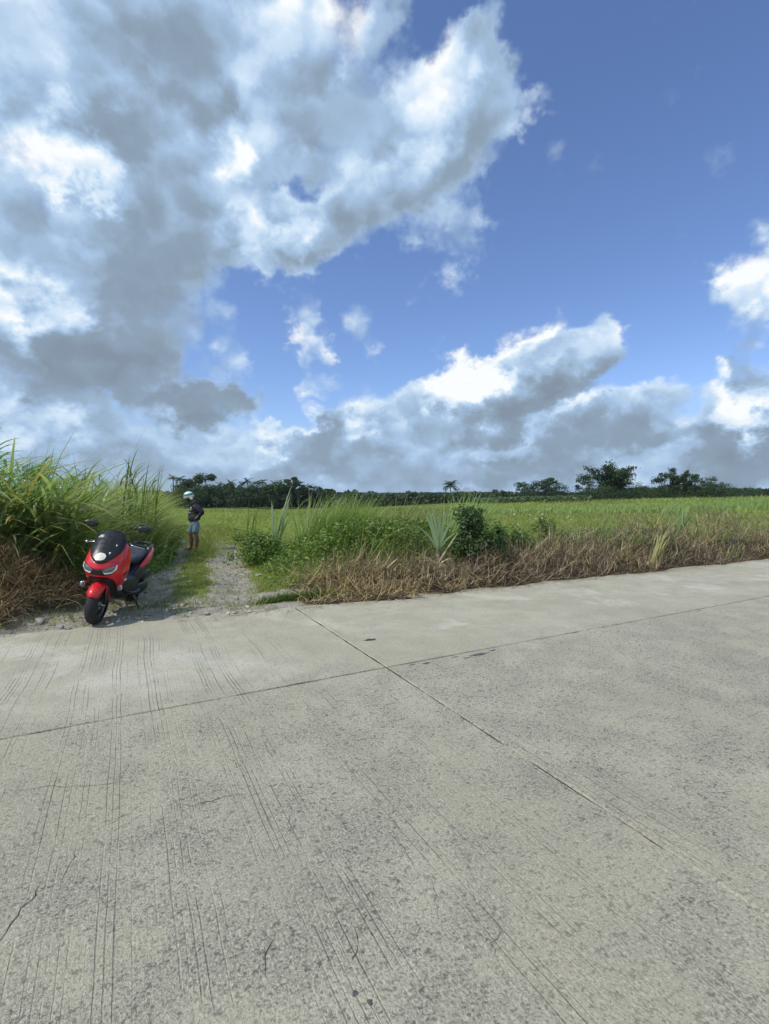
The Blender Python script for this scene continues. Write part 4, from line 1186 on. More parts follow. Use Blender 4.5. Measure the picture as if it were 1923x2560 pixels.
# middle group
palm(1128, 1210, 150, 'lone bushy palm above the treeline over the dark bush', 'M', 140, wpx=40, nf=26)
broadleaf(1000, 1230, 165, 60, 'round tree rising above the far treeline left of the young sugarcane', 'M', 141, n=1500)
broadleaf(1306, 1205, 108, 44, 'slim tree at the left of the middle tree group', 'M', 142, base=.04, shape='tall', n=1400)
broadleaf(1340, 1202, 108, 78, 'dome shaped tree in the middle tree group', 'M', 143, base=.03, n=2800, ca=(.03, .055, .03), cb=(.06, .10, .045))
broadleaf(1376, 1195, 108, 66, 'tall pointed tree in the middle tree group', 'M', 144, base=.03, shape='cone', n=2400)
broadleaf(1396, 1212, 108, 58, 'short leaning tree at the right of the middle tree group', 'M', 145, base=.03, n=1700)
broadleaf(1305, 1240, 108, 60, 'low bush at the foot of the slim tree', 'M', 146, n=1400, name='bushy_tree')
# right group
broadleaf(1470, 1186, 96, 74, 'squat dark tree covered in broad leaves left of the tallest tree', 'R', 151, shape='tall', n=2600, leaf=(.4, .7), base=.08)
bamboo(1534, 1156, 98, 120, 'tallest bamboo like tree with a thin top at the field edge', 'R', 152, nc=34, n=7000)
broadleaf(1540, 1226, 94, 130, 'dense dark undergrowth tree below the tallest tree', 'R', 153, shape='round', base=.05, n=2600)
broadleaf(1600, 1226, 100, 80, 'low dark tree right of the tallest tree', 'R', 154, base=.05, n=1800)
broadleaf(1640, 1228, 104, 60, 'low dark tree left of the drooping bamboo', 'R', 155, base=.05, n=1500)
broadleaf(1660, 1182, 100, 64, 'bushy dark tree left of the drooping bamboo', 'R', 156, shape='tall', n=2200)
bamboo(1690, 1170, 100, 58, 'drooping bamboo with a curled over top', 'R', 157, nc=7, droop=1.6, n=2600)
bamboo(1716, 1176, 102, 44, 'bamboo leaning right beside the drooping bamboo', 'R', 158, nc=6, droop=.6, n=2400)
broadleaf(1740, 1186, 100, 56, 'round topped dark tree right of the bamboo pair', 'R', 159, shape='cone', n=2000)
broadleaf(1776, 1192, 104, 62, 'dark tree second to the right of the bamboo pair', 'R', 160, n=2000)
broadleaf(1812, 1208, 108, 60, 'low dark tree at the right end of the right tree group', 'R', 161, base=.05, n=1500)
broadleaf(1700, 1226, 96, 110, 'dense low tree under the bamboo pair', 'R', 162, base=.04, n=2200)

broadleaf(1505, 1214, 93, 80, 'dark tree filling the gap right of the squat tree', 'R', 163, base=.04, n=2600)
broadleaf(1578, 1204, 96, 64, 'ragged tree on the right shoulder of the tallest tree', 'R', 164, shape='tall', base=.06, n=2400)
broadleaf(1622, 1214, 99, 66, 'dark rounded tree half way between the tallest tree and the bamboo pair', 'R', 165, base=.04, n=2200)
broadleaf(1758, 1206, 98, 70, 'dark filling tree between the two round topped trees at right', 'R', 166, base=.04, n=2200)
broadleaf(1848, 1216, 112, 70, 'last dark low tree near the right edge of the picture', 'R', 167, base=.04, n=1800)
broadleaf(1358, 1222, 106, 90, 'dense low tree filling the middle tree group', 'M', 168, base=.03, n=2600)
broadleaf(470, 1214, 108, 90, 'dense dark tree at the left foot of the big round tree', 'L', 169, base=.04, n=3000)
broadleaf(575, 1214, 110, 90, 'dense dark tree under the first two palms', 'L', 171, base=.04, n=3000)
broadleaf(632, 1212, 112, 80, 'dense dark tree under the tallest palm', 'L', 172, base=.04, n=3000)
broadleaf(690, 1212, 113, 70, 'dense dark tree under the palm beside the domed tree', 'L', 173, base=.04, n=2800)
# far wood along the horizon: one mass
def far_wood():
    rng = np.random.default_rng(170)
    parts = []
    def belt(x0, x1, Y, top_fn, n, ca, cb, sz):
        px = rng.uniform(x0, x1, n); yy = Y + rng.uniform(-8, 14, n)
        d = (px - CX) / F
        x = d * yy; z0 = terr(x, yy)
        tp = CAM_H + (1245 - top_fn(px)) / F * Y
        z = z0 + (np.maximum(tp - z0, 1.0)) * rng.random(n) ** .65
        p = np.stack([x, yy, z], 1)
        parts.append(leaves(p, rdir(n, .3, rng), rng.normal(size=(n, 3)), rng.uniform(.6, 1.3, n) * sz, rng.uniform(.4, .8, n) * sz, rndcol(n, ca, cb, .2, rng)))
    def top1(px): return 1242 - 13 * ss(.25, .8, fbm(px, px * 0, .03, 7, 4)) - 6 * (vnoise(px, px * 0, .06, 9) > .72)
    belt(830, 1500, 120, top1, 17000, (.042, .068, .042), (.085, .125, .066), .95)  # leaf colours of the far belts lightened to stand in for haze
    def top2(px): return 1230 - 12 * fbm(px, px * 0, .02, 17, 4)
    belt(1500, 2150, 150, top2, 13000, (.045, .07, .044), (.09, .13, .07), 1.4)
    def top0(px): return np.interp(px, [150, 420, 540, 600, 700, 780, 830, 850], [1240, 1236, 1230, 1226, 1226, 1230, 1240, 1246]) - 16 * ss(.25, .8, fbm(px, px * 0, .045, 27, 3))
    belt(150, 850, 128, top0, 21000, (.026, .048, .026), (.058, .095, .042), 1.1)
    def top3(px): return 1234 - 5 * fbm(px, px * 0, .015, 37, 3)
    belt(-300, 2300, 340, top3, 20000, (.04, .06, .04), (.07, .10, .06), 2.4)
    # scrubby pale growth at the feet of the belts
    def top4(px): return 1254 - 6 * fbm(px, px * 0, .03, 47, 3)
    belt(1180, 1480, 88, top4, 5000, (.07, .11, .05), (.13, .17, .08), .55)
    V, T, C = join(parts)
    tag(link('far_wood', arrays_mesh('far_wood', V, T, C), M_TREE), 'distant dark belt of woodland along the horizon', kind='stuff')
far_wood()

# ------------------------------------------------------------------ the scooter
# local frame: x = the scooter's left (right in the picture), y = backwards, z = up, origin = front tyre contact
RED = simple('red_paint', (.60, .014, .018), .34, spec=.4, var=.06, scale=4, coat=.5)
BLK = simple('black_plastic', (.018, .018, .02), .45, spec=.4, var=.2, scale=30, bump=.15, bscale=300)
GLS = simple('smoked_screen', (.012, .012, .014), .30, spec=.4, var=.1)
RUB = simple('tyre_rubber', (.028, .028, .029), .8, spec=.25, var=.25, scale=25, bump=.2)
SEATM = simple('seat_vinyl', (.045, .048, .058), .5, spec=.4, var=.15, scale=20, bump=.2, bscale=220)
ALU = simple('cast_metal', (.11, .11, .115), .4, metal=.7, var=.2)
CHR = simple('bright_metal', (.62, .62, .62), .3, metal=.8, var=.1)
LENS = simple('lamp_lens', (.13, .15, .17), .12, spec=.6, var=.2, scale=40, coat=.6)
WHT = simple('white_mark', (.78, .78, .74), .45, var=.06)
CRM = simple('cream_disc', (.66, .65, .52), .4, var=.06)
TAIL = simple('tail_lens', (.30, .01, .012), .2, coat=.5, var=.1)

def make_scooter():
    root = empty('scooter', (0, 0, 0))
    tag(root, 'red scooter with black windscreen parked on the verge beside the tall grass', 'scooter')
    def grid_mesh(name, P, mat, parent, thick=.004, smooth=True, closed=False, sub=0):
        P = np.asarray(P); a, b = P.shape[:2]
        Fs = []
        for i in range(a - 1):
            for j in range(b - 1 + (1 if closed else 0)):
                Fs.append((i * b + j, i * b + (j + 1) % b, (i + 1) * b + (j + 1) % b, (i + 1) * b + j))
        me = pymesh(name, P.reshape(-1, 3), Fs, smooth)
        o = link(name, me, mat, parent)
        if thick:
            md = o.modifiers.new('thick', 'SOLIDIFY'); md.thickness = thick; md.offset = -1
        if sub:
            md = o.modifiers.new('sub', 'SUBSURF'); md.levels = md.render_levels = sub
        return o
    def loft(name, secs, mat, parent, n=16, sub=1):
        """secs: (y, z, half width, half height, squareness, x offset)"""
        P = []
        for (y, z, hw, hh, sq, xo) in secs:
            ring = []
            for j in range(n):
                a = 2 * math.pi * j / n; c, s = math.cos(a), math.sin(a)
                ring.append((xo + hw * math.copysign(abs(c) ** (2 / sq), c), y, z + hh * math.copysign(abs(s) ** (2 / sq), s)))
            P.append(ring)
        P = np.array(P); a = len(P)
        Fs = [(i * n + j, i * n + (j + 1) % n, (i + 1) * n + (j + 1) % n, (i + 1) * n + j) for i in range(a - 1) for j in range(n)]
        Fs += [tuple(range(n))[::-1], tuple((a - 1) * n + j for j in range(n))]
        o = link(name, pymesh(name, P.reshape(-1, 3), Fs, True), mat, parent)
        if sub:
            md = o.modifiers.new('sub', 'SUBSURF'); md.levels = md.render_levels = sub
        return o
    def pipe(name, pts, r, mat, parent, n=10):
        V, Fs = [], []
        pts = [Vector(p) for p in pts]
        rr = r if isinstance(r, (list, tuple)) else [r] * len(pts)
        tube(V, Fs, pts, rr, n); Fs.append(tuple(range(n))[::-1])
        return link(name, pymesh(name, V, Fs, True), mat, parent)
    def lathe(name, prof, mat, parent, cx, cy, cz, n=36):
        """prof: (x, radius) around the wheel axle (x axis)"""
        P = [[(cx + x, cy + math.cos(a) * r, cz + math.sin(a) * r) for a in np.linspace(0, 2 * math.pi, n + 1)[:-1]] for (x, r) in prof]
        return grid_mesh(name, P, mat, parent, thick=0, closed=True)
    # ---- the outer skin of the front: s = round the nose (-1..1), z = height
    zs = [.34, .42, .50, .58, .66, .72, .78, .84, .92, 1.00, 1.08, 1.15]
    HW = [.13, .165, .20, .225, .245, .25, .25, .242, .225, .20, .17, .13]
    YF = [.12, .05, -.01, -.075, -.135, -.155, -.135, -.095, -.03, .045, .125, .205]
    DP = [.10, .17, .24, .30, .34, .35, .34, .32, .27, .20, .14, .08]
    def surf(s, z, off=0.0):
        def q(s, z):
            hw, yf, dp = np.interp(z, zs, HW), np.interp(z, zs, YF), np.interp(z, zs, DP)
            th = s * math.pi / 2
            sx = math.copysign(abs(math.sin(th)) ** .82, s)
            return Vector((hw * sx, yf + dp * (1 - math.cos(th)) - .012 * math.exp(-(s / .10) ** 2) * (.62 < z < .85), z))
        p = q(s, z)
        if off:
            du = q(s + .01, z) - q(s - .01, z); dz = q(s, z + .01) - q(s, z - .01)
            nrm = du.cross(dz).normalized()
            p = p + nrm * off
        return p
    def patch(name, s0, s1, zb, zt, mat, parent, off=0.0, nu=28, nv=14, thick=.005):
        P = []
        s0, s1 = max(s0, s1), min(s0, s1)     # so that the faces look outwards
        for i in range(nu + 1):
            s = s0 + (s1 - s0) * i / nu
            a, b = zb(s), zt(s)
            P.append([tuple(surf(s, a + (b - a) * j / nv, off)) for j in range(nv + 1)])
        return grid_mesh(name, P, mat, parent, thick)
    I = lambda xs, ys: (lambda s: float(np.interp(abs(s), xs, ys)))
    vtip = I([0, .08, .3, .5, .62, .72], [.775, .785, .845, .91, .965, 1.03])
    chin = I([0, .25, .42, .6, .78, .9, 1.0], [.605, .60, .565, .475, .40, .41, .50])
    rtop = I([0, .08, .3, .5, .62, .72, .85, 1.0], [.775, .785, .845, .91, .965, 1.02, 1.0, .93])
    fair = patch('front_fairing', -1, 1, chin, rtop, RED, root, 0, 48, 18, .008)
    inner = patch('leg_shield', -1, 1, I([0, 1], [.36, .36]), I([0, .7, 1], [.74, .94, .90]), BLK, root, -.022, 32, 12, .006)
    scr = patch('windscreen', -.74, .74, vtip, I([0, .3, .55, .74], [1.165, 1.155, 1.125, 1.04]), GLS, root, .008, 36, 16, .004)
    # marks on the windscreen
    def spot(name, s, z, r, mat, parent, k=20, sx=1.0, rot=0, tri=False):
        c = surf(s, z, .013); V = [tuple(c)]
        m = 3 if tri else k
        for i in range(m):
            a = 2 * math.pi * i / m + rot
            V.append(tuple(surf(s + math.cos(a) * r * sx / .36, z + math.sin(a) * r, .0125)))
        return link(name, pymesh(name, V, [(0, 1 + i, 1 + (i + 1) % m) for i in range(m)]), mat, parent)
    Pd = [[tuple(surf(-.02 + math.cos(t) * .042 * q / .36, .848 + math.sin(t) * .042 * q, .0125 + .002 * (1 - q))) for t in np.linspace(0, 6.2832, 25)[:-1]] for q in (.01, .35, .7, 1.0)]
    grid_mesh('round_disc', Pd, CRM, scr, 0, closed=True)
    for (s, z) in ((.16, .895), (.30, .985)): spot('triangle_sticker', s, z, .016, WHT, scr, rot=.5, tri=True, sx=.8)
    for (s, z) in ((-.16, .945), (-.14, 1.02)): spot('screen_screw', s, z, .004, ALU, scr, k=8)
    # short script mark near the top left of the screen
    for i in range(9):
        s = -.46 + i * .028; z = 1.062 + (.012 if i % 2 else -.004) + i * .0012
        spot('script_mark', s, z, .009 if i % 3 else .014, WHT, scr, k=6, sx=.5)
    # seams between the panels, side air slots, lower grille
    for sg in (-1, 1):
        patch('panel_seam', sg * .64, sg * .652, lambda s: .47, lambda s: .985, BLK, fair, .0015, 2, 14, 0)
        patch('panel_seam', sg * .10, sg * .64, lambda s: float(np.interp(abs(s), [.1, .64], [.792, .80])) , lambda s: float(np.interp(abs(s), [.1, .64], [.796, .805])), BLK, fair, .0015, 14, 1, 0)
        patch('air_slot', sg * .74, sg * .92, lambda s: .60 + .25 * (abs(s) - .74), lambda s: .635 + .25 * (abs(s) - .74), BLK, fair, .0015, 6, 2, 0)
    for i in range(4):
        patch('grille_bar', -.3, .3, lambda s, i=i: .50 + .022 * i, lambda s, i=i: .506 + .022 * i, ALU, inner, .003, 8, 1, 0)
    # ---- lamps
    hl = patch('headlight_housing', -.47, .47, I([0, .12, .34, .47], [.632, .632, .652, .715]), I([0, .08, .25, .47], [.700, .708, .735, .772]), BLK, root, .006, 32, 8, .005)
    for sg, nm in ((-1, 'headlight'), (1, 'headlight')):
        lo = lambda s: float(np.interp(abs(s), [.10, .16, .33, .45], [.682, .660, .674, .722])); hi = lambda s: float(np.interp(abs(s), [.10, .24, .45], [.704, .730, .762]))
        lamp = patch(nm, .10 * sg, .45 * sg, lo, hi, LENS, root, .011, 16, 6, .004)
        lo2 = lambda s: lo(s) - .002; hi2 = lambda s: lo(s) + .014 + .014 * max(0, abs(s) - .36) / .09
        patch('light_strip', .13 * sg, .45 * sg, lo2, hi2, WHT, lamp, .018, 16, 2, 0)
        # upper bright end of the strip
        patch('light_strip', .415 * sg, .455 * sg, lambda s: .716, lambda s: .766, WHT, lamp, .0185, 3, 3, 0)
    # fog lamps and reflectors low on the sides
    for sg in (-1, 1):
        f = loft('fog_lamp', [(.02, .47, .028, .034, 2.6, sg * .215), (.05, .47, .036, .042, 2.6, sg * .215), (.10, .47, .022, .026, 2.4, sg * .20)], CHR, root, 12)
        loft('lens', [(.012, .47, .020, .024, 2.2, sg * .215), (.024, .47, .024, .030, 2.2, sg * .215)], LENS, f, 12, 0)
        loft('reflector', [(.155, .555, .006, .018, 2, sg * .222), (.185, .555, .006, .018, 2, sg * .236)], CHR, root, 10, 0)
    # ---- front fender
    P = []
    for a in np.linspace(R(30), R(150), 22):
        row = []
        wd = .078 * math.sin(min(1, (a - R(30)) / R(35)) * math.pi / 2) ** .5 * .55 + .045
        for j in np.linspace(-1, 1, 11):
            rr = .288 - .055 * abs(j) ** 2.4 - .02 * math.exp(-((a - R(30)) / .12) ** 2)
            row.append((j * wd, -math.cos(a) * rr, .245 + math.sin(a) * rr))
        P.append(row)
    fen = grid_mesh('front_fender', P, RED, root, .005)
    for sg in (-1, 1):   # side blades of the fender running down beside the tyre
        P = [[(sg * (.088 - .012 * v), -.02 + .16 * u + .05 * v, .50 - .25 * u * .4 - .22 * v * (1 - .5 * u)) for v in np.linspace(0, 1, 6)] for u in np.linspace(0, 1, 6)]
        grid_mesh('fender_side', P, RED, fen, .005 * sg)
    # ---- wheels
    def wheel(cy, rad, tw, nm):
        w = empty(nm, (0, 0, 0)); w.parent = root
        rim_r = rad - .078
        pr = [(math.cos(a) * tw, rad - .062 + math.sin(a) * .062) for a in np.linspace(R(200), R(-20), 15)]
        ty = lathe('tyre', pr, RUB, w, 0, cy, rad)
        ring = lathe('rim', [(-.042, rim_r + .012), (-.045, rim_r), (-.03, rim_r - .014), (.03, rim_r - .014), (.045, rim_r), (.042, rim_r + .012)], ALU, w, 0, cy, rad)
        lathe('hub', [(-.055, .012), (-.055, .04), (.055, .04), (.055, .012)], ALU, w, 0, cy, rad, 18)
        for i in range(5):
            a = i / 5 * 6.283 + .3
            for da in (-.12, .12):
                pipe('spoke', [(0, cy + math.cos(a) * .035, rad + math.sin(a) * .035), (0, cy + math.cos(a + da) * (rim_r - .01), rad + math.sin(a + da) * (rim_r - .01))], [.014, .011], ALU, w, 6)
        # tread grooves cut as slim dark bars
        lathe('brake_disc', [(-.07, .07), (-.07, .112), (-.066, .112), (-.066, .07)], ALU, w, 0, cy, rad, 28)
        return w
    wheel(0, .248, .066, 'front_wheel'); wheel(1.34, .256, .066, 'rear_wheel')
    for sg in (-1, 1):
        pipe('fork_leg', [(sg * .082, 0, .245), (sg * .082, .06, .42), (sg * .075, .13, .62)], [.022, .024, .026], BLK, root)
    pipe('axle', [(-.095, 0, .248), (.095, 0, .248)], .012, CHR, root, 8)
    # ---- body behind the leg shield
    body = loft('under_body', [(.13, .50, .14, .14, 2.6, 0), (.30, .42, .20, .19, 3, 0), (.48, .40, .235, .15, 3.4, 0), (.70, .42, .23, .17, 3.2, 0), (.90, .48, .20, .19, 3, 0), (1.15, .55, .16, .15, 2.6, 0), (1.40, .62, .10, .09, 2.2, 0)], BLK, root, 18)
    loft('centre_tunnel', [(.22, .62, .10, .16, 2.4, 0), (.40, .60, .095, .13, 2.4, 0), (.58, .63, .11, .13, 2.4, 0), (.72, .68, .13, .10, 2.4, 0)], BLK, root, 14)
    for sg in (-1, 1):
        loft('footboard', [(.26, .40, .045, .022, 3, sg * .21), (.36, .335, .06, .024, 3, sg * .22), (.62, .315, .065, .024, 3, sg * .225), (.82, .33, .045, .022, 3, sg * .21)], BLK, root, 12)
        loft('side_cover', [(.58, .50, .02, .06, 2.6, sg * .19), (.75, .52, .035, .11, 2.6, sg * .20), (1.0, .56, .04, .10, 2.6, sg * .185), (1.25, .62, .025, .06, 2.6, sg * .15)], BLK, root, 12)
        # red tail panel
        P = []
        for u in np.linspace(0, 1, 14):
            y = .80 + .82 * u
            zc = .60 + .17 * u ** .9; hh = .012 + .07 * math.sin(min(1, u * 1.6 + .05) * math.pi / 2) * (1 - .55 * max(0, u - .6) / .4)
            xw = .205 + .02 * math.sin(u * 3) - .13 * max(0, u - .35) ** 1.3
            P.append([(sg * (xw - .03 * abs(v) ** 2 - .02 * max(0, -v)), y + .02 * v, zc + hh * v) for v in np.linspace(-1, 1, 7)])
        grid_mesh('tail_panel', P, RED, root, .012 * sg)
        pipe('grab_rail', [(sg * .13, 1.22, .80), (sg * .155, 1.32, .835), (sg * .14, 1.50, .86), (sg * .07, 1.60, .87), (0, 1.62, .87)], [.014, .018, .02, .02, .02], ALU, root)
    seat = loft('seat', [(.56, .70, .07, .02, 2.6, 0), (.66, .715, .125, .05, 2.8, 0), (.84, .725, .165, .055, 3, 0), (1.02, .735, .17, .055, 3, 0), (1.12, .775, .165, .06, 3, 0), (1.34, .80, .15, .055, 3, 0), (1.52, .815, .10, .035, 2.6, 0)], SEATM, root, 18)
    loft('tail_body', [(.84, .64, .17, .07, 2.8, 0), (1.1, .68, .165, .075, 2.8, 0), (1.4, .745, .12, .055, 2.6, 0), (1.6, .79, .06, .03, 2.2, 0)], BLK, root, 16)
    loft('tail_lamp', [(1.56, .765, .075, .028, 2.4, 0), (1.66, .775, .055, .02, 2.4, 0)], TAIL, root, 14)
    pipe('rear_fender', [(0, 1.58, .74), (0, 1.70, .58), (0, 1.74, .42)], [.05, .045, .03], BLK, root, 8)
    loft('engine_case', [(.74, .30, .05, .07, 2.6, .15), (.90, .29, .06, .095, 2.8, .16), (1.20, .28, .06, .085, 2.8, .16), (1.42, .27, .045, .07, 2.4, .15)], BLK, root, 14)
    loft('air_box', [(.98, .45, .045, .05, 3, .16), (1.10, .46, .055, .07, 3, .165), (1.38, .46, .05, .065, 3, .16), (1.50, .44, .03, .04, 3, .15)], BLK, root, 14)
    mf = loft('muffler', [(.92, .26, .04, .04, 2, -.16), (1.08, .29, .06, .065, 2, -.175), (1.45, .36, .065, .07, 2, -.185), (1.62, .39, .045, .05, 2, -.185)], ALU, root, 14)
    for sg in (-1, 1):
        pipe('shock_absorber', [(sg * .15, 1.30, .30), (sg * .13, 1.16, .62)], [.03, .03], CHR if sg > 0 else ALU, root, 10)
    pipe('side_stand', [(.15, .80, .26), (.20, .86, .13), (.255, .90, -.02)], [.013, .012, .012], ALU, root, 8)
    # ---- handlebar, levers, mirrors
    bar = pipe('handlebar', [(-.33, .41, .955), (-.20, .34, .985), (-.10, .30, .97), (.10, .30, .97), (.22, .34, .985), (.36, .40, .955)], .016, BLK, root)
    loft('instrument_cowl', [(.16, .96, .13, .04, 2.4, 0), (.22, .985, .16, .05, 2.4, 0), (.32, .97, .12, .035, 2.4, 0)], BLK, root, 14)
    for sg in (-1, 1):
        pipe('grip', [(sg * .235, .355, .98), (sg * .36, .41, .952)], [.021, .02], BLK, bar)
        pipe('bar_end', [(sg * .36, .41, .952), (sg * .385, .421, .947)], .018, CHR, bar)
        pipe('brake_lever', [(sg * .19, .30, .985), (sg * .24, .29, .975), (sg * .36, .345, .95)], [.009, .008, .006], CHR, bar, 6)
        loft('switch_box', [(.31, .985, .03, .028, 3, sg * .205), (.375, .985, .03, .028, 3, sg * .205)], BLK, bar, 10)
        mr = pipe('mirror', [(sg * .20, .33, 1.0), (sg * .205, .325, 1.05), (sg * .245, .32, 1.12), (sg * .29, .32, 1.175)], [.009, .008, .007, .008], BLK, root, 8)
        # six sided mirror shell
        out = [(-.06, -.035), (-.075, .015), (-.03, .042), (.055, .045), (.105, .018), (.03, -.04)]
        V = []
        for dy, k in ((-.022, .55), (-.006, .95), (.012, 1.0), (.02, .93)):
            V += [(sg * (.31 + a * k), .32 + dy, 1.205 + b * k) for a, b in out]
        Fs = [tuple(range(6)), tuple(18 + i for i in range(6))[::-1]]
        for i in range(3):
            for j in range(6): Fs.append((i * 6 + j, i * 6 + (j + 1) % 6, i * 6 + 6 + (j + 1) % 6, i * 6 + 6 + j))
        sh = link('mirror_shell', pymesh('mirror_shell', V, Fs), BLK, mr)
        bv = sh.modifiers.new('bev', 'BEVEL'); bv.width = .004; bv.segments = 2
    for x0, x1 in ((-.17, -.06), (.17, .05)):
        pipe('cable', [(x0, .30, .985), (x0 * 1.1, .22, 1.03), (x1, .16, .99), (x1 * .8, .18, .90)], .005, BLK, bar, 6)
    # turn the steering group a little is left out: the wheel stands straight
    return root
scooter = make_scooter()
_fw = G(236, 1562)
_z = tz(_fw.x, _fw.y)
scooter.location = (_fw.x, _fw.y, _z - .004)
scooter.rotation_mode = 'XYZ'
scooter.rotation_euler = (0, R(8.5), R(10.0))
scooter.scale = (.955, .955, .955)

# ------------------------------------------------------------------ the rider standing on the track
SKIN = simple('skin', (.15, .07, .04), .55, spec=.35, var=.12, scale=12)
NAVY = simple('navy_cloth', (.028, .023, .044), .9, spec=.15, var=.35, scale=16, bump=.5, bscale=30)
SHORT = simple('teal_denim', (.155, .225, .275), .9, spec=.15, var=.18, scale=20, bump=.5, bscale=30)
HWHT = simple('helmet_white', (.70, .71, .70), .3, var=.06, coat=.3)
HTEAL = simple('helmet_teal', (.012, .20, .20), .35, var=.06, coat=.3)
SLIP = simple('sandal', (.06, .06, .065), .8, var=.2)
PRINT = simple('shirt_print', (.55, .52, .56), .8, var=.1)

def make_person():
    p0 = G(482, 1376); z0 = tz(p0.x, p0.y)
    root = empty('person', (p0.x, p0.y, z0), R(20))
    tag(root, 'person in white and teal helmet, navy shirt and blue shorts standing on the track', 'person')
    # frame: -x = facing direction (picture left), -y = towards the camera
    def skinned(name, verts, edges, rootv, mat, sub=2, parent=root, fat=1.16):
        me = bpy.data.meshes.new(name)
        me.from_pydata([v[0] for v in verts], edges, [])
        o = link(name, me, mat, parent)
        md = o.modifiers.new('skin', 'SKIN'); md.use_smooth_shade = True; md.branch_smoothing = .6
        for i, v in enumerate(verts):
            r = v[1] if isinstance(v[1], tuple) else (v[1], v[1])
            me.skin_vertices[0].data[i].radius = (r[0] * fat, r[1] * fat)
            me.skin_vertices[0].data[i].use_root = (i == rootv)
        s = o.modifiers.new('sub', 'SUBSURF'); s.levels = s.render_levels = sub
        return o
    V, E = [], []
    def add(p, r, prev=None):
        V.append((p, r)); i = len(V) - 1
        if prev is not None: E.append((prev, i))
        return i
    pel = add((.07, 0, .88), (.10, .08))
    sp = add((.05, 0, 1.02), (.10, .08), pel); ch = add((.075, 0, 1.20), (.10, .075), sp); nb = add((.03, 0, 1.34), (.065, .065), ch)
    nk = add((-.035, 0, 1.405), (.052, .052), nb); hd = add((-.085, 0, 1.475), (.075, .08), nk); ht = add((-.10, 0, 1.575), (.082, .09), hd)
    fc = add((-.155, 0, 1.475), (.036, .05), hd); ns = add((-.195, 0, 1.478), (.012, .014), fc)
    # ankles/feet: near (left) leg is the picture-right one
    knees = {}
    for sy, xo in ((-1, .065), (1, -.085)):
        hp = add((.07 + xo * .35, sy * .085, .82), (.088, .088), pel)
        kn = add((.02 + xo, sy * .095, .46), (.056, .056), hp); cf = add((.055 + xo, sy * .097, .33), (.056, .056), kn)
        an = add((.045 + xo, sy * .10, .09), (.034, .034), cf); ft = add((-.03 + xo, sy * .105, .045), (.036, .028), an); te = add((-.135 + xo, sy * .12, .03), (.03, .016), ft)
    arms = {}
    for sy in (-1, 1):
        sh = add((.095, sy * .165, 1.27), (.046, .046), ch)
        el = add((.285, sy * .275, 1.075), (.042, .042), sh); wr = add((.115, sy * .19, .925), (.028, .028), el)
        pm = add((.055, sy * .165, .885), (.022, .034), wr)
        for q, (dx, dz, L) in enumerate(((-.01, .018, .9), (-.018, .004, 1.0), (-.02, -.012, .95), (-.016, -.028, .8))):
            k1 = add((.055 - .035 * L, sy * (.16 - .004 * q), .885 + dz - .012), .0095, pm); k2 = add((.055 - .07 * L, sy * (.145), .885 + dz - .028), .008, k1)
        tb = add((.06, sy * .14, .915), .010, pm); add((.03, sy * .125, .935), .009, tb)
    skinned('body', V, E, 0, SKIN)
    # shirt
    V, E = [], []
    hem = add((.065, 0, .815), (.155, .14)); a = add((.045, 0, .93), (.165, .150), hem); b = add((.045, 0, 1.05), (.160, .145), a); c = add((.08, 0, 1.20), (.155, .135), b); d = add((.045, 0, 1.325), (.085, .085), c); e2 = add((.012, 0, 1.365), (.068, .068), d)
    for sy in (-1, 1):
        s1 = add((.095, sy * .165, 1.275), (.082, .082), c); s2 = add((.19, sy * .225, 1.18), (.066, .066), s1); s3 = add((.285, sy * .275, 1.078), (.056, .056), s2); s4 = add((.215, sy * .24, 1.012), (.046, .046), s3); add((.15, sy * .205, .955), (.038, .038), s4)
    def folds(o, size, amt):
        tx = bpy.data.textures.new('folds', 'CLOUDS'); tx.noise_scale = size
        m = o.modifiers.new('folds', 'DISPLACE'); m.texture = tx; m.strength = amt; m.mid_level = .5
    sh = skinned('shirt', V, E, 0, NAVY, sub=3, fat=1.3)
    folds(sh, .09, .035)
    # flat print on the chest, laid onto the cloth
    bpy.context.view_layer.update()
    ev = sh.evaluated_get(bpy.context.evaluated_depsgraph_get())
    def mark(cx, cz, sx, sz, seed):
        rg = np.random.default_rng(seed); n = 10; Vv = []
        for i in range(n + 1):
            t = 6.283 * i / n; f = 0 if i == 0 else rg.uniform(.6, 1.2)
            hit, loc, nor, _ = ev.ray_cast(Vector((cx + math.cos(t) * sx * f, -.6, cz + math.sin(t) * sz * f)), Vector((0, 1, 0)))
            if not hit: return
            Vv.append(tuple(loc + nor * .004))
        link('shirt_print', pymesh('shirt_print', Vv, [(0, 1 + i, 1 + (i + 1) % n) for i in range(n)]), PRINT, sh)
    for i, q in enumerate(((-.03, 1.215, .020, .016), (-.04, 1.16, .022, .010), (-.05, 1.08, .024, .012), (-.06, 1.25, .008, .028))): mark(*q, seed=i)
    for p, r in (((.155, -.246, .985), .02), ((.105, -.222, .935), .012)):
        bm = bmesh.new(); bmesh.ops.create_uvsphere(bm, u_segments=10, v_segments=6, radius=r)
        me = bpy.data.meshes.new('wristband'); bm.to_mesh(me); bm.free()
        o = link('wristband', me, PRINT, root, p); o.scale = (.8, .6, 1.3)
    # shorts
    V, E = [], []
    w0 = add((.065, 0, .90), (.140, .125)); w1 = add((.072, 0, .80), (.145, .135), w0)
    for sy, xo in ((-1, .065), (1, -.085)):
        l1 = add((.065 + xo * .5, sy * .09, .70), (.102, .10), w1); l2 = add((.035 + xo * .85, sy * .097, .56), (.090, .088), l1); add((.022 + xo, sy * .099, .465), (.084, .082), l2)
    folds(skinned('shorts', V, E, 0, SHORT, sub=3, fat=1.22), .08, .03)
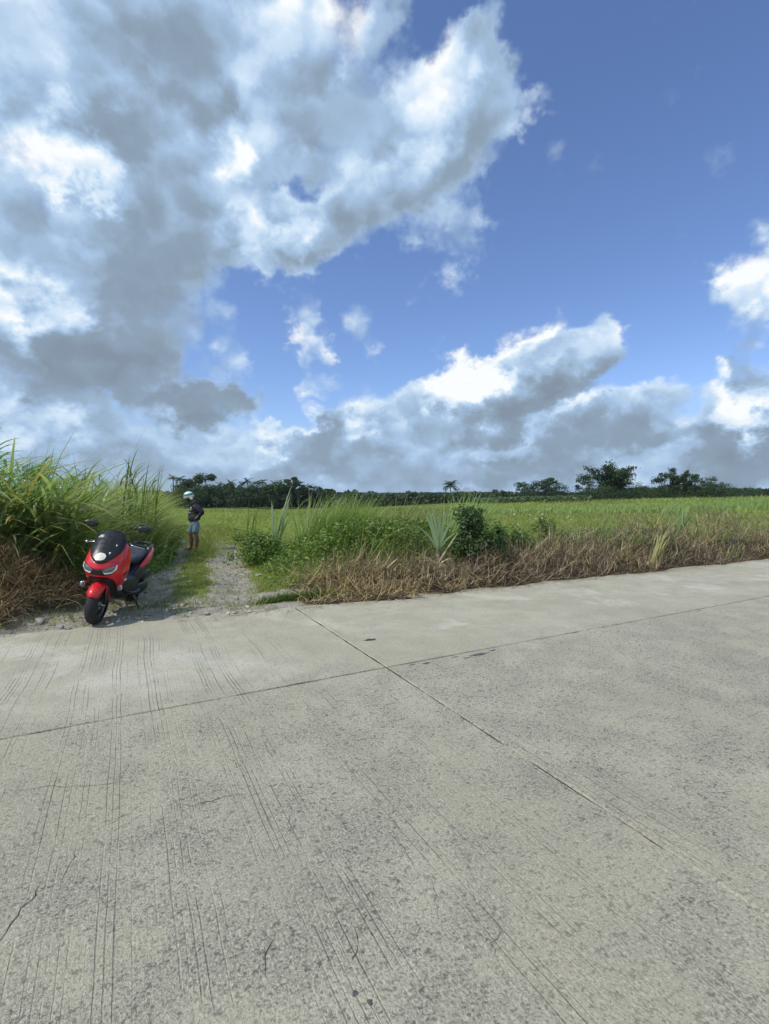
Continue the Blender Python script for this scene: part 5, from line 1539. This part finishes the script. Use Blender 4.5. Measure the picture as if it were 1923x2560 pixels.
    # sandals
    for sy, xo in ((-1, .065), (1, -.085)):
        pts = [(.085, .030), (.04, .036), (-.03, .034), (-.09, .044), (-.14, .042), (-.165, .024)]
        Vv = []
        for dz in (-.004, .022):
            Vv += [(x + xo, sy * .108 - w, dz) for x, w in pts] + [(x + xo, sy * .108 + w, dz) for x, w in pts[::-1]]
        n = 12
        Fs = [tuple(range(n))[::-1], tuple(range(n, 2 * n))] + [(i, (i + 1) % n, n + (i + 1) % n, n + i) for i in range(n)]
        so = link('sandal', pymesh('sandal', Vv, Fs), SLIP, root)
        Vs, Fs = [], []
        tube(Vs, Fs, [Vector((-.05 + xo, sy * .108 - .045, .02)), Vector((-.06 + xo, sy * .108 - .02, .068)), Vector((-.06 + xo, sy * .108 + .02, .068)), Vector((-.05 + xo, sy * .108 + .045, .02))], [.01] * 4, 6)
        link('strap', pymesh('strap', Vs, Fs), SLIP, so)
    # half helmet: shell dome with teal band, brim, ear flap; eyes and ears under it
    hc = Vector((-.092, 0, 1.545)); tilt = Matrix.Rotation(R(-12), 3, 'Y')
    def dome(name, t0, t1, rad, mat, parent, n=28, m=10):
        P = []
        for i in range(m + 1):
            th = t0 + (t1 - t0) * i / m
            P.append([hc + tilt @ Vector((math.cos(a) * math.cos(th) * rad * 1.12, math.sin(a) * math.cos(th) * rad, math.sin(th) * rad * 1.08)) for a in np.linspace(0, 6.283, n + 1)[:-1]])
        P = np.array([[tuple(q) for q in row] for row in P])
        Fs = [(i * n + j, i * n + (j + 1) % n, (i + 1) * n + (j + 1) % n, (i + 1) * n + j) for i in range(m) for j in range(n)]
        return link(name, pymesh(name, P.reshape(-1, 3), Fs, True), mat, parent)
    hel = dome('helmet', R(-14), R(89.5), .126, HWHT, root)
    md = hel.modifiers.new('thick', 'SOLIDIFY'); md.thickness = .018; md.offset = -1
    dome('helmet_band', R(6), R(33), .1285, HTEAL, hel, 28, 4)
    dome('helmet_rim', R(-17), R(-11), .130, HWHT, hel, 28, 2)
    for sy in (-1, 1):
        P = [(-.02, -.02), (.07, -.02), (.085, -.06), (.05, -.10), (.0, -.07)]
        Vv = [(hc.x + a + .03, sy * .112, hc.z + b) for a, b in P] + [(hc.x + a + .03, sy * .124, hc.z + b) for a, b in P]
        Fs = [(0, 1, 2, 3, 4), (9, 8, 7, 6, 5)] + [(i, (i + 1) % 5, 5 + (i + 1) % 5, 5 + i) for i in range(5)]
        link('ear_flap', pymesh('ear_flap', Vv, Fs), HWHT, hel)
        bm = bmesh.new(); bmesh.ops.create_uvsphere(bm, u_segments=10, v_segments=6, radius=.011)
        me = bpy.data.meshes.new('eye'); bm.to_mesh(me); bm.free()
        link('eye', me, WHT, root, (-.168, sy * .034, 1.50))
    Vs, Fs = [], []
    tube(Vs, Fs, [Vector((-.05, -.10, 1.47)), Vector((-.09, -.085, 1.41)), Vector((-.12, 0, 1.39)), Vector((-.09, .085, 1.41)), Vector((-.05, .10, 1.47))], [.007] * 5, 6)
    link('chin_strap', pymesh('chin_strap', Vs, Fs), BLK, hel)
    return root
make_person()

# ------------------------------------------------------------------ thin moist air
def build_haze():
    x0, x1, y0, y1, z0, z1 = -1480, 1480, -290, 2580, -2.5, 16.0
    V = [(x, y, z) for z in (z0, z1) for y in (y0, y1) for x in (x0, x1)]
    Fs = [(0, 2, 3, 1), (4, 5, 7, 6), (0, 1, 5, 4), (2, 6, 7, 3), (0, 4, 6, 2), (1, 3, 7, 5)]
    m = bpy.data.materials.new('moist_air'); m.use_nodes = True
    t = m.node_tree; t.nodes.clear()
    o = t.nodes.new('ShaderNodeOutputMaterial'); v = t.nodes.new('ShaderNodeVolumePrincipled')
    v.inputs['Color'].default_value = (.80, .88, 1.0, 1)
    v.inputs['Density'].default_value = .00016
    v.inputs['Anisotropy'].default_value = .2
    t.links.new(v.outputs[0], o.inputs['Volume'])
    tag(link('haze', pymesh('haze', V, Fs), m), 'thin moist air over the field', kind='stuff')
build_haze()
